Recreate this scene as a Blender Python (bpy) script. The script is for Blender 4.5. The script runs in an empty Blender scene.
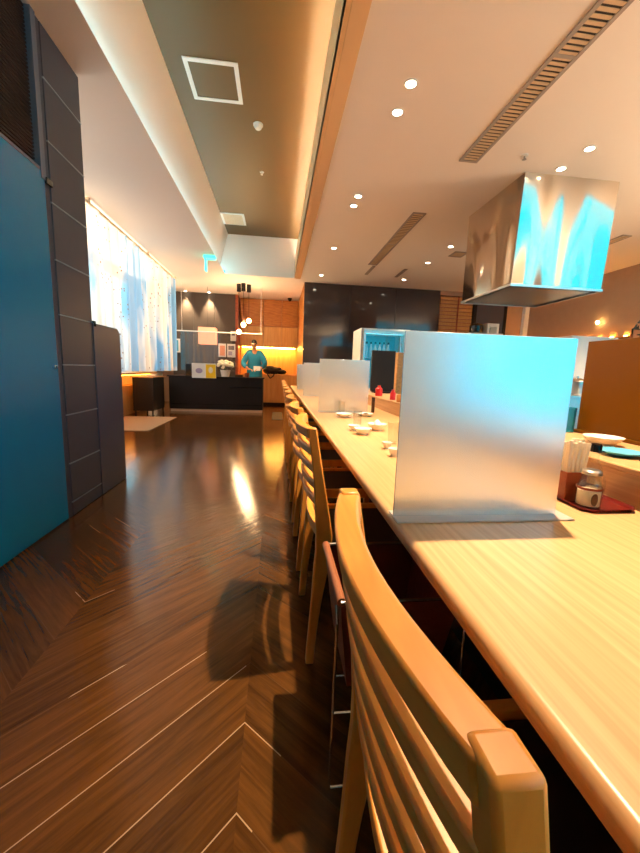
import bpy, bmesh, math, random
from mathutils import Vector, Matrix
random.seed(4)
C = bpy.context.scene.collection
PI = math.pi

# ------------------------------------------------------------------ materials
def lin(c):
    return tuple(((v/255)/12.92 if v/255 <= .04045 else ((v/255+.055)/1.055)**2.4) for v in c)

def mat(name, rgb, rough=.5, metal=0., spec=.5, trans=0., ior=1.45, emit=None, estr=0., coat=0., noise=0., nscale=8., bump=0., bscale=20., alpha=1.):
    m = bpy.data.materials.new(name); m.use_nodes = True
    nt = m.node_tree; b = nt.nodes['Principled BSDF']
    col = (*lin(rgb), 1)
    b.inputs['Base Color'].default_value = col
    b.inputs['Roughness'].default_value = rough
    b.inputs['Metallic'].default_value = metal
    b.inputs['Specular IOR Level'].default_value = spec
    b.inputs['Transmission Weight'].default_value = trans
    b.inputs['IOR'].default_value = ior
    b.inputs['Coat Weight'].default_value = coat
    b.inputs['Alpha'].default_value = alpha
    if emit:
        b.inputs['Emission Color'].default_value = (*lin(emit), 1); b.inputs['Emission Strength'].default_value = estr
    if noise or bump:
        tc = nt.nodes.new('ShaderNodeTexCoord')
    if noise:
        n = nt.nodes.new('ShaderNodeTexNoise'); n.inputs['Scale'].default_value = nscale; n.inputs['Detail'].default_value = 4
        nt.links.new(tc.outputs['Object'], n.inputs['Vector'])
        mx = nt.nodes.new('ShaderNodeMix'); mx.data_type = 'RGBA'
        mx.inputs[6].default_value = (*[v*(1-noise) for v in col[:3]], 1)
        mx.inputs[7].default_value = (*[min(1, v*(1+noise)) for v in col[:3]], 1)
        nt.links.new(n.outputs['Fac'], mx.inputs[0]); nt.links.new(mx.outputs[2], b.inputs['Base Color'])
    if bump:
        n2 = nt.nodes.new('ShaderNodeTexNoise'); n2.inputs['Scale'].default_value = bscale
        nt.links.new(tc.outputs['Object'], n2.inputs['Vector'])
        bp = nt.nodes.new('ShaderNodeBump'); bp.inputs['Strength'].default_value = bump; bp.inputs['Distance'].default_value = .02
        nt.links.new(n2.outputs['Fac'], bp.inputs['Height']); nt.links.new(bp.outputs['Normal'], b.inputs['Normal'])
    return m

def wood(name, dark, light, rough=.4, scale=(30, 1.2, 30), coat=0., detail=6):
    m = bpy.data.materials.new(name); m.use_nodes = True
    nt = m.node_tree; b = nt.nodes['Principled BSDF']
    tc = nt.nodes.new('ShaderNodeTexCoord'); mp = nt.nodes.new('ShaderNodeMapping')
    mp.inputs['Scale'].default_value = scale
    n = nt.nodes.new('ShaderNodeTexNoise'); n.inputs['Scale'].default_value = 1.6; n.inputs['Detail'].default_value = detail; n.inputs['Distortion'].default_value = .4
    r = nt.nodes.new('ShaderNodeValToRGB')
    r.color_ramp.elements[0].position = .3; r.color_ramp.elements[0].color = (*lin(dark), 1)
    r.color_ramp.elements[1].position = .7; r.color_ramp.elements[1].color = (*lin(light), 1)
    nt.links.new(tc.outputs['Object'], mp.inputs['Vector']); nt.links.new(mp.outputs['Vector'], n.inputs['Vector'])
    nt.links.new(n.outputs['Fac'], r.inputs['Fac']); nt.links.new(r.outputs['Color'], b.inputs['Base Color'])
    b.inputs['Roughness'].default_value = rough; b.inputs['Coat Weight'].default_value = coat
    return m

def floor_material():
    # dark wood-look planks laid as a chevron, thin pale joints
    m = bpy.data.materials.new('floor_planks'); m.use_nodes = True
    nt = m.node_tree; b = nt.nodes['Principled BSDF']; N = nt.nodes.new; L = nt.links.new
    def math_(op, a, b_=None, c=None):
        n = N('ShaderNodeMath'); n.operation = op
        for i, v in enumerate((a, b_, c)):
            if v is None: continue
            if isinstance(v, (int, float)): n.inputs[i].default_value = v
            else: L(v, n.inputs[i])
        return n.outputs[0]
    tc = N('ShaderNodeTexCoord'); sx = N('ShaderNodeSeparateXYZ'); L(tc.outputs['Object'], sx.inputs[0])
    x, y = sx.outputs[0], sx.outputs[1]
    W = .75
    xs = math_('ADD', x, .83 + 6*W)
    pp = math_('PINGPONG', xs, W)
    colid = math_('FLOOR', math_('DIVIDE', xs, W))
    v = math_('DIVIDE', math_('ADD', math_('SUBTRACT', y, pp), .005), .23)
    row = math_('FLOOR', v); fr = math_('FRACT', v)
    d = math_('ABSOLUTE', math_('SUBTRACT', fr, .5))
    joint = math_('GREATER_THAN', d, .4905)
    frx = math_('ABSOLUTE', math_('SUBTRACT', math_('FRACT', math_('DIVIDE', xs, W)), .5))
    jx = math_('GREATER_THAN', frx, .4985)
    cid = N('ShaderNodeCombineXYZ'); L(row, cid.inputs[0]); L(colid, cid.inputs[1])
    wn = N('ShaderNodeTexWhiteNoise'); wn.noise_dimensions = '2D'; L(cid.outputs[0], wn.inputs['Vector'])
    # grain along each plank
    along = math_('ADD', x, 0.)
    gv = N('ShaderNodeCombineXYZ'); L(math_('MULTIPLY', xs, 3.), gv.inputs[0]); L(math_('MULTIPLY', v, 5.), gv.inputs[1]); L(math_('MULTIPLY', wn.outputs['Value'], 20.), gv.inputs[2])
    gn = N('ShaderNodeTexNoise'); gn.inputs['Scale'].default_value = 1.6; gn.inputs['Detail'].default_value = 7; gn.inputs['Roughness'].default_value = .62; gn.inputs['Distortion'].default_value = .6
    L(gv.outputs[0], gn.inputs['Vector'])
    f = math_('ADD', math_('MULTIPLY', gn.outputs['Fac'], .8), math_('MULTIPLY', wn.outputs['Value'], .16))
    r = N('ShaderNodeValToRGB'); L(f, r.inputs['Fac'])
    e = r.color_ramp.elements; e[0].position = .3; e[0].color = (*lin((60, 36, 15)), 1); e[1].position = .8; e[1].color = (*lin((110, 69, 30)), 1)
    # joints: pale grout, worn away in places
    wear = N('ShaderNodeTexNoise'); wear.inputs['Scale'].default_value = 1.5; L(tc.outputs['Object'], wear.inputs['Vector'])
    dist = math_('SQRT', math_('ADD', math_('POWER', math_('ADD', x, .33), 2.), math_('POWER', math_('SUBTRACT', y, .92), 2.)))
    near = math_('MULTIPLY', math_('LESS_THAN', dist, .36), .3)
    vis = math_('MAXIMUM', math_('MULTIPLY', math_('GREATER_THAN', math_('ADD', wear.outputs['Fac'], near), .63), .7), .04)
    jm = math_('MULTIPLY', joint, vis)
    mx = N('ShaderNodeMix'); mx.data_type = 'RGBA'; L(jm, mx.inputs[0]); L(r.outputs['Color'], mx.inputs[6]); mx.inputs[7].default_value = (*lin((190, 160, 128)), 1)
    L(mx.outputs[2], b.inputs['Base Color'])
    rr = math_('ADD', math_('MULTIPLY', gn.outputs['Fac'], .16), .04)
    L(rr, b.inputs['Roughness'])
    bp = N('ShaderNodeBump'); bp.inputs['Strength'].default_value = .12; bp.inputs['Distance'].default_value = .01
    L(gn.outputs['Fac'], bp.inputs['Height']); L(bp.outputs['Normal'], b.inputs['Normal'])
    b.inputs['Specular IOR Level'].default_value = .5
    return m

def steel_material(name, warp=.25, rough=.16, tint=(205, 200, 195), wscale=(1.4, 1.4, .8)):
    m = mat(name, tint, rough, metal=1.)
    nt = m.node_tree; b = nt.nodes['Principled BSDF']
    tc = nt.nodes.new('ShaderNodeTexCoord'); mp = nt.nodes.new('ShaderNodeMapping'); mp.inputs['Scale'].default_value = wscale
    n = nt.nodes.new('ShaderNodeTexNoise'); n.inputs['Scale'].default_value = 1.3; n.inputs['Detail'].default_value = 0
    nt.links.new(tc.outputs['Object'], mp.inputs[0]); nt.links.new(mp.outputs[0], n.inputs['Vector'])
    bp = nt.nodes.new('ShaderNodeBump'); bp.inputs['Strength'].default_value = 1; bp.inputs['Distance'].default_value = warp
    nt.links.new(n.outputs['Fac'], bp.inputs['Height']); nt.links.new(bp.outputs['Normal'], b.inputs['Normal'])
    return m

def frosted_material():
    m = bpy.data.materials.new('frosted_acrylic'); m.use_nodes = True
    nt = m.node_tree; nt.nodes.remove(nt.nodes['Principled BSDF'])
    out = [n for n in nt.nodes if n.type == 'OUTPUT_MATERIAL'][0]
    N = nt.nodes.new; L = nt.links.new
    rf = N('ShaderNodeBsdfRefraction'); rf.inputs['Roughness'].default_value = .38; rf.inputs['IOR'].default_value = 1.12; rf.inputs['Color'].default_value = (.94, .94, .95, 1)
    gl = N('ShaderNodeBsdfGlossy'); gl.inputs['Roughness'].default_value = .27; gl.inputs['Color'].default_value = (.88, .96, 1, 1)
    df = N('ShaderNodeBsdfDiffuse'); df.inputs['Color'].default_value = (.8, .8, .82, 1)
    m1 = N('ShaderNodeMixShader'); m1.inputs[0].default_value = .8; L(rf.outputs[0], m1.inputs[1]); L(gl.outputs[0], m1.inputs[2])
    tl = N('ShaderNodeBsdfTranslucent'); tl.inputs[0].default_value = (.9, .88, .86, 1); tp = N('ShaderNodeBsdfTransparent')
    mt = N('ShaderNodeMixShader'); mt.inputs[0].default_value = .4; L(rf.outputs[0], mt.inputs[1]); L(tl.outputs[0], mt.inputs[2])
    mu = N('ShaderNodeMixShader'); mu.inputs[0].default_value = .2; L(mt.outputs[0], mu.inputs[1]); L(tp.outputs[0], mu.inputs[2])
    L(mu.outputs[0], m1.inputs[1])
    m2 = N('ShaderNodeMixShader'); m2.inputs[0].default_value = .06; L(m1.outputs[0], m2.inputs[1]); L(df.outputs[0], m2.inputs[2])
    L(m2.outputs[0], out.inputs['Surface'])
    return m

def curtain_material():
    m = bpy.data.materials.new('printed_sheer_outdoor_tint'); m.use_nodes = True
    nt = m.node_tree; nt.nodes.remove(nt.nodes['Principled BSDF'])
    out = [n for n in nt.nodes if n.type == 'OUTPUT_MATERIAL'][0]
    N = nt.nodes.new; L = nt.links.new
    tc = N('ShaderNodeTexCoord'); mp = N('ShaderNodeMapping'); mp.inputs['Scale'].default_value = (1, 24, 15)
    L(tc.outputs['Object'], mp.inputs[0])
    vo = N('ShaderNodeTexVoronoi'); vo.inputs['Scale'].default_value = 1.; L(mp.outputs[0], vo.inputs['Vector'])
    lt = N('ShaderNodeMath'); lt.operation = 'LESS_THAN'; lt.inputs[1].default_value = .2; L(vo.outputs['Distance'], lt.inputs[0])
    mp2 = N('ShaderNodeMapping'); mp2.inputs['Scale'].default_value = (1, 2.6, .5); L(tc.outputs['Object'], mp2.inputs[0])
    n2 = N('ShaderNodeTexNoise'); n2.inputs['Scale'].default_value = 1.5; L(mp2.outputs[0], n2.inputs['Vector'])
    gt = N('ShaderNodeMath'); gt.operation = 'GREATER_THAN'; gt.inputs[1].default_value = .55; L(n2.outputs['Fac'], gt.inputs[0])
    mu = N('ShaderNodeMath'); mu.operation = 'MULTIPLY'; L(lt.outputs[0], mu.inputs[0]); L(gt.outputs[0], mu.inputs[1])
    mx = N('ShaderNodeMix'); mx.data_type = 'RGBA'; L(mu.outputs[0], mx.inputs[0])
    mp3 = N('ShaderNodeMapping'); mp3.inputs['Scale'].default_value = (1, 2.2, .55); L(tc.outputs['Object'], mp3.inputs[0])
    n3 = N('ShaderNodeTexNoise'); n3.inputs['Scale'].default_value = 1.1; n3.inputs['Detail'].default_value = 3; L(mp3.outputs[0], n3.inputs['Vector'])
    cr = N('ShaderNodeValToRGB'); L(n3.outputs['Fac'], cr.inputs[0])  # blue and cream streaks: outdoor light through the cloth, put into its colour
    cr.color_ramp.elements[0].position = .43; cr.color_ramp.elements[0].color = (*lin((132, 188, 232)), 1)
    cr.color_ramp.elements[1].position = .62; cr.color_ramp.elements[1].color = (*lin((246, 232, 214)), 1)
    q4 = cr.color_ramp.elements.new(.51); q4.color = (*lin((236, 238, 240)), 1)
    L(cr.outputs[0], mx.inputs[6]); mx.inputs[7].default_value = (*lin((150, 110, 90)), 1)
    d = N('ShaderNodeBsdfDiffuse'); t = N('ShaderNodeBsdfTranslucent'); tr = N('ShaderNodeBsdfTransparent')
    L(mx.outputs[2], d.inputs[0]); L(mx.outputs[2], t.inputs[0])
    a = N('ShaderNodeMixShader'); a.inputs[0].default_value = .6; L(d.outputs[0], a.inputs[1]); L(t.outputs[0], a.inputs[2])
    c = N('ShaderNodeMixShader'); c.inputs[0].default_value = .22; L(a.outputs[0], c.inputs[1]); L(tr.outputs[0], c.inputs[2])
    L(c.outputs[0], out.inputs['Surface'])
    return m

def thin_glass(name, tint=(1, 1, 1), refl=1.):
    m = bpy.data.materials.new(name); m.use_nodes = True
    nt = m.node_tree; nt.nodes.remove(nt.nodes['Principled BSDF'])
    out = [n for n in nt.nodes if n.type == 'OUTPUT_MATERIAL'][0]
    t = nt.nodes.new('ShaderNodeBsdfTransparent'); t.inputs[0].default_value = (*tint, 1)
    g = nt.nodes.new('ShaderNodeBsdfGlossy'); g.inputs['Roughness'].default_value = .03
    lw = nt.nodes.new('ShaderNodeLayerWeight'); lw.inputs[0].default_value = .5
    pw = nt.nodes.new('ShaderNodeMath'); pw.operation = 'POWER'; pw.inputs[1].default_value = 4.; nt.links.new(lw.outputs['Facing'], pw.inputs[0])
    f = nt.nodes.new('ShaderNodeMath'); f.operation = 'MULTIPLY_ADD'; f.inputs[1].default_value = .5; f.inputs[2].default_value = .05; nt.links.new(pw.outputs[0], f.inputs[0])
    mx = nt.nodes.new('ShaderNodeMixShader'); nt.links.new(f.outputs[0], mx.inputs[0]); nt.links.new(t.outputs[0], mx.inputs[1]); nt.links.new(g.outputs[0], mx.inputs[2])
    nt.links.new(mx.outputs[0], out.inputs['Surface'])
    return m

M = {}
M['floor'] = floor_material()
M['white'] = mat('ceiling_paint', (246, 238, 230), .55)
M['soffit_dark'] = mat('dark_ceiling_paint', (104, 76, 34), .5)
M['strip'] = mat('lip_paint', (236, 196, 150), .25)
M['wall'] = mat('wall_paint', (226, 214, 200), .6)
M['wall_warm'] = mat('warm_wall_plaster', (176, 146, 120), .6, noise=.08)
M['dark_gloss'] = mat('dark_gloss_panel', (58, 46, 46), .08, spec=.8)
M['oak'] = wood('counter_ash', (186, 142, 96), (206, 166, 120), .3, (60, 1.6, 60))
M['chair_wood'] = wood('chair_beech', (216, 136, 50), (236, 162, 70), .35, (10, 10, 3))
M['chair_slat'] = wood('chair_beech_rail', (216, 136, 50), (236, 162, 70), .35, (26, 3, 26))
M['wood_panel'] = wood('orange_veneer', (172, 104, 44), (206, 138, 66), .4, (3, 3, 20))
M['wood_light'] = wood('light_veneer', (206, 150, 80), (226, 176, 104), .4, (14, 14, 1.2))
M['grey_panel'] = mat('grey_stone_panel', (64, 53, 44), .55, noise=.12, nscale=6)
M['cushion'] = mat('dark_vinyl', (30, 20, 18), .45)
M['black'] = mat('black_laminate', (30, 24, 22), .55, spec=.3)
M['blackgloss'] = mat('black_gloss', (16, 13, 12), .15)
M['teal'] = mat('teal_lacquer', (0, 124, 164), .26)
M['tealframe'] = mat('blue_grey_metal', (96, 108, 124), .4)
M['slate'] = mat('slate_tile', (66, 70, 82), .45, noise=.08, nscale=10)
M['screen_blue'] = mat('blue_grey_panel', (58, 72, 94), .4)
M['joint'] = mat('pale_metal_joint', (150, 165, 176), .35, metal=.3)
M['mesh_dark'] = mat('dark_slats', (52, 28, 26), .6)
M['steel'] = steel_material('hood_steel', .30, .17, (212, 198, 180), (1.9, 1.9, .55))
M['steel_plain'] = mat('brushed_steel', (190, 188, 186), .3, metal=1.)
M['chrome'] = mat('chrome_wire', (215, 215, 215), .15, metal=1.)
M['frost'] = frosted_material()
M['frost_foot'] = mat('frosted_foot', (226, 216, 212), .3, trans=.45)
M['clear'] = mat('clear_acrylic', (250, 250, 250), .03, trans=1., ior=1.3)
M['glass'] = thin_glass('clear_glass', (.93, .95, .95))
M['winglass'] = thin_glass('window_glass', (.96, .98, 1))
M['brown_acrylic'] = mat('amber_acrylic', (98, 58, 4), .25, spec=.12)
M['white_gloss'] = mat('white_ceramic', (240, 236, 228), .18)
M['white_plastic'] = mat('white_plastic', (236, 236, 232), .35)
M['blue_china'] = mat('blue_glazed_china', (90, 170, 205), .2)
M['lacquer'] = mat('red_lacquer', (92, 22, 16), .2)
M['brown_box'] = wood('reddish_wood', (128, 52, 22), (158, 72, 32), .35, (6, 6, 20))
M['paper'] = mat('cream_paper', (246, 232, 206), .7)
M['darkbowl'] = mat('brown_glazed_bowl', (78, 52, 32), .25)
M['leather'] = mat('brown_leather', (110, 48, 30), .4, bump=.2, bscale=60)
M['leather_rim'] = mat('tan_leather_rim', (150, 92, 62), .4)
M['red'] = mat('red_plastic', (196, 36, 34), .35)
M['orange_pot'] = mat('tan_ceramic', (186, 124, 70), .4)
M['blue_cloth'] = mat('blue_gown_cloth', (24, 122, 156), .75, bump=.4, bscale=14)
M['skin'] = mat('skin', (206, 152, 118), .5)
M['hair'] = mat('dark_hair', (30, 22, 18), .5, bump=.5, bscale=90)
M['white_cloth'] = mat('white_cloth', (232, 228, 222), .8)
M['blackcloth'] = mat('black_bag_cloth', (34, 24, 24), .7, bump=.5, bscale=16)
M['mat'] = mat('grey_carpet_mat', (150, 128, 104), .9, noise=.15, nscale=60)
M['yellow'] = mat('yellow_print', (244, 206, 30), .5)
M['lilac'] = mat('lilac_print', (168, 158, 190), .5)
M['ink'] = mat('grey_print', (120, 112, 118), .6)
M['pink'] = mat('salmon_shade', (232, 158, 128), .7, emit=(236, 150, 112), estr=.7)
M['pink_print'] = mat('salmon_print', (232, 158, 128), .7)
M['petal'] = mat('ivory_petal', (244, 236, 206), .6)
M['leafgreen'] = mat('leaf_green', (60, 92, 40), .5)
M['gold_slat'] = wood('bamboo_slat', (168, 116, 56), (206, 152, 84), .4, (20, 20, 60))
M['vent'] = mat('vent_metal', (168, 156, 148), .4)
M['vent_dark'] = mat('vent_cavity', (64, 54, 48), .6)
M['vent_tan'] = mat('vent_louvre', (214, 186, 150), .4)
M['exit'] = mat('exit_green_lens', (60, 200, 160), .3, emit=(70, 235, 195), estr=1.6)
M['lamp'] = mat('lit_lens', (255, 240, 220), .3, emit=(255, 236, 205), estr=22)
M['bulb'] = mat('lit_bulb', (255, 220, 160), .3, emit=(255, 206, 130), estr=26)
M['led_warm'] = mat('warm_led', (255, 190, 110), .3, emit=(255, 240, 205), estr=60)
M['led_cool'] = mat('cool_led', (190, 235, 245), .3, emit=(170, 230, 240), estr=13)
M['led_orange'] = mat('amber_led', (255, 170, 60), .3, emit=(255, 166, 52), estr=14)
M['led_niche'] = mat('niche_led', (255, 200, 110), .3, emit=(255, 196, 96), estr=45)
M['led_up'] = mat('uplight_led', (255, 180, 80), .3, emit=(255, 168, 66), estr=160)
M['fridge_led'] = mat('fridge_led', (150, 230, 240), .3, emit=(120, 225, 240), estr=3)
M['fridge_in'] = mat('fridge_liner', (120, 205, 220), .4)
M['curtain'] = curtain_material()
M['plastic_sheet'] = thin_glass('clear_vinyl', (.93, .93, .93))
M['bottle_white'] = mat('white_bottle', (232, 238, 240), .3)
M['bottle_dark'] = mat('dark_bottle', (30, 40, 50), .2)
M['chrome_rail'] = mat('pale_rail', (226, 206, 176), .35)

# ------------------------------------------------------------------ mesh helpers
class MB:
    """collects shapes given in world coordinates; build() links them as one mesh object whose origin is o"""
    def __init__(s): s.bm = bmesh.new(); s.mi = 0
    def _faces(s, fs):
        for f in fs: f.material_index = s.mi
    def box(s, x0, x1, y0, y1, z0, z1, mx=None):
        vs = [Vector((x, y, z)) for x in (x0, x1) for y in (y0, y1) for z in (z0, z1)]
        if mx: vs = [mx @ v for v in vs]
        v = [s.bm.verts.new(p) for p in vs]
        s._faces([s.bm.faces.new([v[i] for i in q]) for q in ((0,1,3,2),(4,6,7,5),(0,4,5,1),(2,3,7,6),(0,2,6,4),(1,5,7,3))])
        return s
    def loft(s, rings, closed=True, cap=True):
        rs = [[s.bm.verts.new(p) for p in r] for r in rings]
        n = len(rs[0]); fs = []
        for a, b in zip(rs, rs[1:]):
            for i in range(n if closed else n-1):
                j = (i+1) % n
                fs.append(s.bm.faces.new((a[i], a[j], b[j], b[i])))
        if cap and closed:
            fs.append(s.bm.faces.new(list(reversed(rs[0])))); fs.append(s.bm.faces.new(rs[-1]))
        s._faces(fs); return s
    def tube(s, pts, r, n=10):
        pts = [Vector(p) for p in pts]; rings = []
        rr = r if isinstance(r, (list, tuple)) else [r]*len(pts)
        for i, p in enumerate(pts):
            t = (pts[min(i+1, len(pts)-1)] - pts[max(i-1, 0)]).normalized()
            up = Vector((0, 0, 1)) if abs(t.z) < .9 else Vector((0, 1, 0))
            a = t.cross(up).normalized(); b = t.cross(a).normalized()
            rings.append([p + (a*math.cos(k*2*PI/n) + b*math.sin(k*2*PI/n))*rr[i] for k in range(n)])
        return s.loft(rings)
    def lathe(s, cx, cy, prof, n=24, axis='z', closed=False):
        rings = []
        for r, z in prof:
            rings.append([Vector((cx + max(r, .0004)*math.cos(k*2*PI/n), cy + max(r, .0004)*math.sin(k*2*PI/n), z)) for k in range(n)])
        if prof[0][0] > .001 and prof[-1][0] > .001: return s.loft(rings + [rings[0]], cap=False)
        return s.loft(rings, cap=True)
    def prism(s, poly, z0, z1):
        return s.loft([[Vector((x, y, z0)) for x, y in poly], [Vector((x, y, z1)) for x, y in poly]])
    def ball(s, c, r, sc=(1, 1, 1), seg=16, rings=10):
        m = Matrix.Translation(c) @ Matrix.Diagonal((sc[0]*r, sc[1]*r, sc[2]*r, 1))
        before = set(s.bm.faces)
        bmesh.ops.create_uvsphere(s.bm, u_segments=seg, v_segments=rings, radius=1, matrix=m)
        s._faces([f for f in s.bm.faces if f not in before]); return s
    def build(s, name, mats, parent=None, o=(0, 0, 0), bevel=0., seg=2, smooth=True, angle=40):
        o = Vector(o)
        bmesh.ops.recalc_face_normals(s.bm, faces=s.bm.faces[:])
        bmesh.ops.translate(s.bm, verts=s.bm.verts[:], vec=-o)
        me = bpy.data.meshes.new(name); s.bm.to_mesh(me); s.bm.free()
        for m in (mats if isinstance(mats, (list, tuple)) else [mats]): me.materials.append(m)
        if smooth:
            me.polygons.foreach_set('use_smooth', [True]*len(me.polygons)); me.set_sharp_from_angle(angle=math.radians(angle))
        ob = bpy.data.objects.new(name, me); C.objects.link(ob)
        if parent is not None:
            ob.parent = parent
            po = Vector(parent['_o']) if '_o' in parent else Vector((0, 0, 0))
            ob.location = o - po
        else:
            ob.location = o
        ob['_o'] = tuple(o)
        if bevel:
            b = ob.modifiers.new('bevel', 'BEVEL'); b.width = bevel; b.segments = seg; b.limit_method = 'ANGLE'; b.angle_limit = math.radians(40)
        return ob

def tag(o, label, cat, group=None, kind=None):
    o['label'] = label; o['category'] = cat
    if group: o['group'] = group
    if kind: o['kind'] = kind
    return o

def thing(name, label, cat, loc, group=None):
    o = bpy.data.objects.new(name, None); C.objects.link(o); o.location = loc; o['_o'] = tuple(loc)
    o.empty_display_size = .1
    return tag(o, label, cat, group)

def part(name, mb, m, parent, bevel=0., o=None, label=None, **k):
    ob = mb.build(name, m, parent, o if o is not None else parent['_o'], bevel, **k)
    if label: ob['label'] = label
    return ob

def struct(name, mb, m, bevel=0., parent=None, o=(0, 0, 0), **k):
    ob = mb.build(name, m, parent, o, bevel, **k)
    if parent is None: ob['kind'] = 'structure'
    return ob

def copy_tree(o, parent=None):
    c = o.copy(); C.objects.link(c)
    if parent is not None: c.parent = parent
    for ch in o.children: copy_tree(ch, c)
    return c

ORD = ['first', 'second', 'third', 'fourth', 'fifth', 'sixth', 'seventh', 'eighth', 'ninth', 'tenth', 'eleventh', 'twelfth']

# ------------------------------------------------------------------ camera
def camera():
    yaw, pitch, roll, f = .118699629, -.150894404, .0340745271, 369.085254
    cy, sy = math.cos(yaw), math.sin(yaw)
    fw = Vector((sy*math.cos(pitch), cy*math.cos(pitch), math.sin(pitch)))
    r = Vector((cy, -sy, 0)); u = r.cross(fw)
    c, s = math.cos(roll), math.sin(roll)
    R = c*r + s*u; U = -s*r + c*u
    cd = bpy.data.cameras.new('camera'); co = bpy.data.objects.new('camera', cd); C.objects.link(co)
    m = Matrix((R, U, -fw)).transposed().to_4x4(); m.translation = (0, 0, 1.05)
    co.matrix_world = m
    cd.sensor_fit = 'HORIZONTAL'; cd.sensor_width = 36; cd.lens = 36*f/640; cd.clip_start = .02
    bpy.context.scene.camera = co
camera()

# ------------------------------------------------------------------ room shell
CZ = 2.98
YB, YF, XL, XR = 11.25, -3.2, -3.3, 5.95     # far wall, wall behind the camera, left and right walls
struct('floor', MB().box(XL-.1, XR+.1, YF-.1, YB+.1, -.08, 0), M['floor'])
BX, BY, BZ = 3.0, 2.75, 6.5                                    # unseen glazed bay added right of the camera, tall for the hood's sky reflection
c = MB()
c.box(XL-.1, -1.3, YF, YB, CZ, CZ+.08); c.box(-1.3, -1.12, YF, YB, CZ, CZ+.008)   # left soffit and its thin cove shelf
c.box(-1.12, .33, 8.3, YB, CZ, CZ+.08)                        # beyond the coffer
c.box(.33, BX, YF, YB, CZ, CZ+.08)                            # over the counter and kitchen
c.box(BX, XR+.1, BY, YB, CZ, CZ+.08)
c.loft([[Vector((-1.26, y, CZ+.008)), Vector((-1.06, y, 3.77)), Vector((-1.1, y, 3.80)), Vector((-1.30, y, CZ+.008))] for y in (YF, 8.32)])  # sloping cove side
c.box(-1.3, .5, 8.305, 8.36, CZ+.081, 3.8)                           # end of the coffer
c.box(.465, .5, YF, 8.3, CZ+.03, 3.8)
c.box(BX-.04, BX, YF, BY, CZ, BZ); c.box(BX-.04, XR+.1, BY, BY+.06, CZ, BZ); c.box(BX-.04, XR+.1, YF, BY+.06, BZ, BZ+.08)
c.mi = 1
c.box(-1.2, .5, YF, 8.34, 3.77, 3.84)
struct('ceiling', c, [M['white'], M['soffit_dark']], smooth=False)
t = MB(); t.box(.33, .36, YF, 8.3, CZ-.004, CZ+.40); t.box(.36, .46, YF, 8.3, CZ-.012, CZ-.0005)
struct('trim_1', t, M['strip'], smooth=False)

# left wall with a long window, far and near walls
w = MB()
w.box(XL-.12, XL, YF, 3.0, 0, CZ); w.box(XL-.12, XL, 3.0, 9.2, 0, .86); w.box(XL-.12, XL, 3.0, 9.2, 2.86, CZ); w.box(XL-.12, XL, 9.2, YB, 0, CZ)
struct('wall_left', w, M['wall'], smooth=False)
def window(name, axis, at_, a0, a1, z0, z1, n, rows=1):
    f = MB(); t_ = .05
    def bx(b, p0, p1, q0, q1, d0=-.03, d1=.03):
        if axis == 'x': b.box(at_+d0, at_+d1, p0, p1, q0, q1)
        else: b.box(p0, p1, at_+d0, at_+d1, q0, q1)
    bx(f, a0, a1, z0, z0+t_); bx(f, a0, a1, z1-t_, z1)
    for i in range(n+1):
        p = a0 + (a1-a0)*i/n; p = min(max(p, a0+t_/2), a1-t_/2); bx(f, p-t_/2, p+t_/2, z0, z1)
    for i in range(1, rows):
        q = z0 + (z1-z0)*i/rows; bx(f, a0, a1, q-t_/2, q+t_/2)
    root = f.build(name, M['vent']); root['kind'] = 'structure'
    g = MB(); bx(g, a0+.01, a1-.01, z0+.01, z1-.01, -.003, .003)
    g.build('window_pane', M['winglass'], root, (0, 0, 0))
window('window_1', 'x', XL-.06, 3.0, 9.2, .86, 2.86, 4)
wf = MB()
wf.box(XL-.1, 2.3, YF-.12, YF, 0, CZ); wf.box(2.3, XR, YF-.12, YF, 0, .12); wf.box(2.3, BX, YF-.12, YF, 2.9, CZ+.1); wf.box(BX, XR+.1, YF-.12, YF, BZ-.2, BZ)
wf.box(XL, .5, YF-.12, YF, CZ, 3.84)
struct('wall_front', wf, M['wall'], smooth=False)
window('window_2', 'y', YF-.06, 2.3, BX, .12, 2.9, 1)
window('window_3', 'y', YF-.06, BX, XR, .12, BZ-.2, 2, 2)  # front glazing of the added bay, out of view
wr = MB()
wr.box(XR, XR+.12, YF, BY, 0, .45); wr.box(XR, XR+.12, BY, YB, 0, CZ); wr.box(XR, XR+.12, YF, BY+.06, BZ-.2, BZ)
struct('wall_right', wr, M['wall_warm'], smooth=False)
window('window_4', 'x', XR+.06, YF, BY, .45, BZ-.2, 4, 2)  # side glazing of the added bay, raised so the hood mirrors sky
# far end
struct('wall_back', MB().box(XL, .7, YB, YB+.1, 0, CZ).box(.6, XR, YB, YB+.1, 0, CZ), M['wall_warm'], smooth=False)
# glossy kitchen wall with panel joints, then slat recess, doorway and pilaster
k = MB()
xs = [.57, 1.63, 2.69, 3.75]
for a, b in zip(xs, xs[1:]): k.box(a+.002, b-.002, 8.6, 8.66, 0, CZ)
struct('wall_kitchen', k, M['dark_gloss'], bevel=.003)
struct('wall_passage', MB().box(.57, .68, 8.665, YB, 0, CZ), M['wood_panel'], smooth=False)
struct('wall_kitchen_end', MB().box(5.45, 5.84, 8.6, 8.7, 0, CZ).box(3.75, 5.45, 8.6, 8.7, 2.88, CZ), M['wall_warm'], smooth=False)
struct('trim_2', MB().box(5.84, 5.95, 8.5, 8.7, 0, CZ), M['white_plastic'], smooth=False)
dr = struct('door_1', MB().box(4.68, 5.38, 8.62, 8.68, 0, 2.8), M['slate'], smooth=False)
part('door_frame', MB().box(4.6, 4.68, 8.6, 8.7, 0, 2.88).box(5.38, 5.45, 8.6, 8.7, 0, 2.88).box(4.68, 5.38, 8.6, 8.7, 2.8, 2.88), M['black'], dr, smooth=False)
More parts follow.
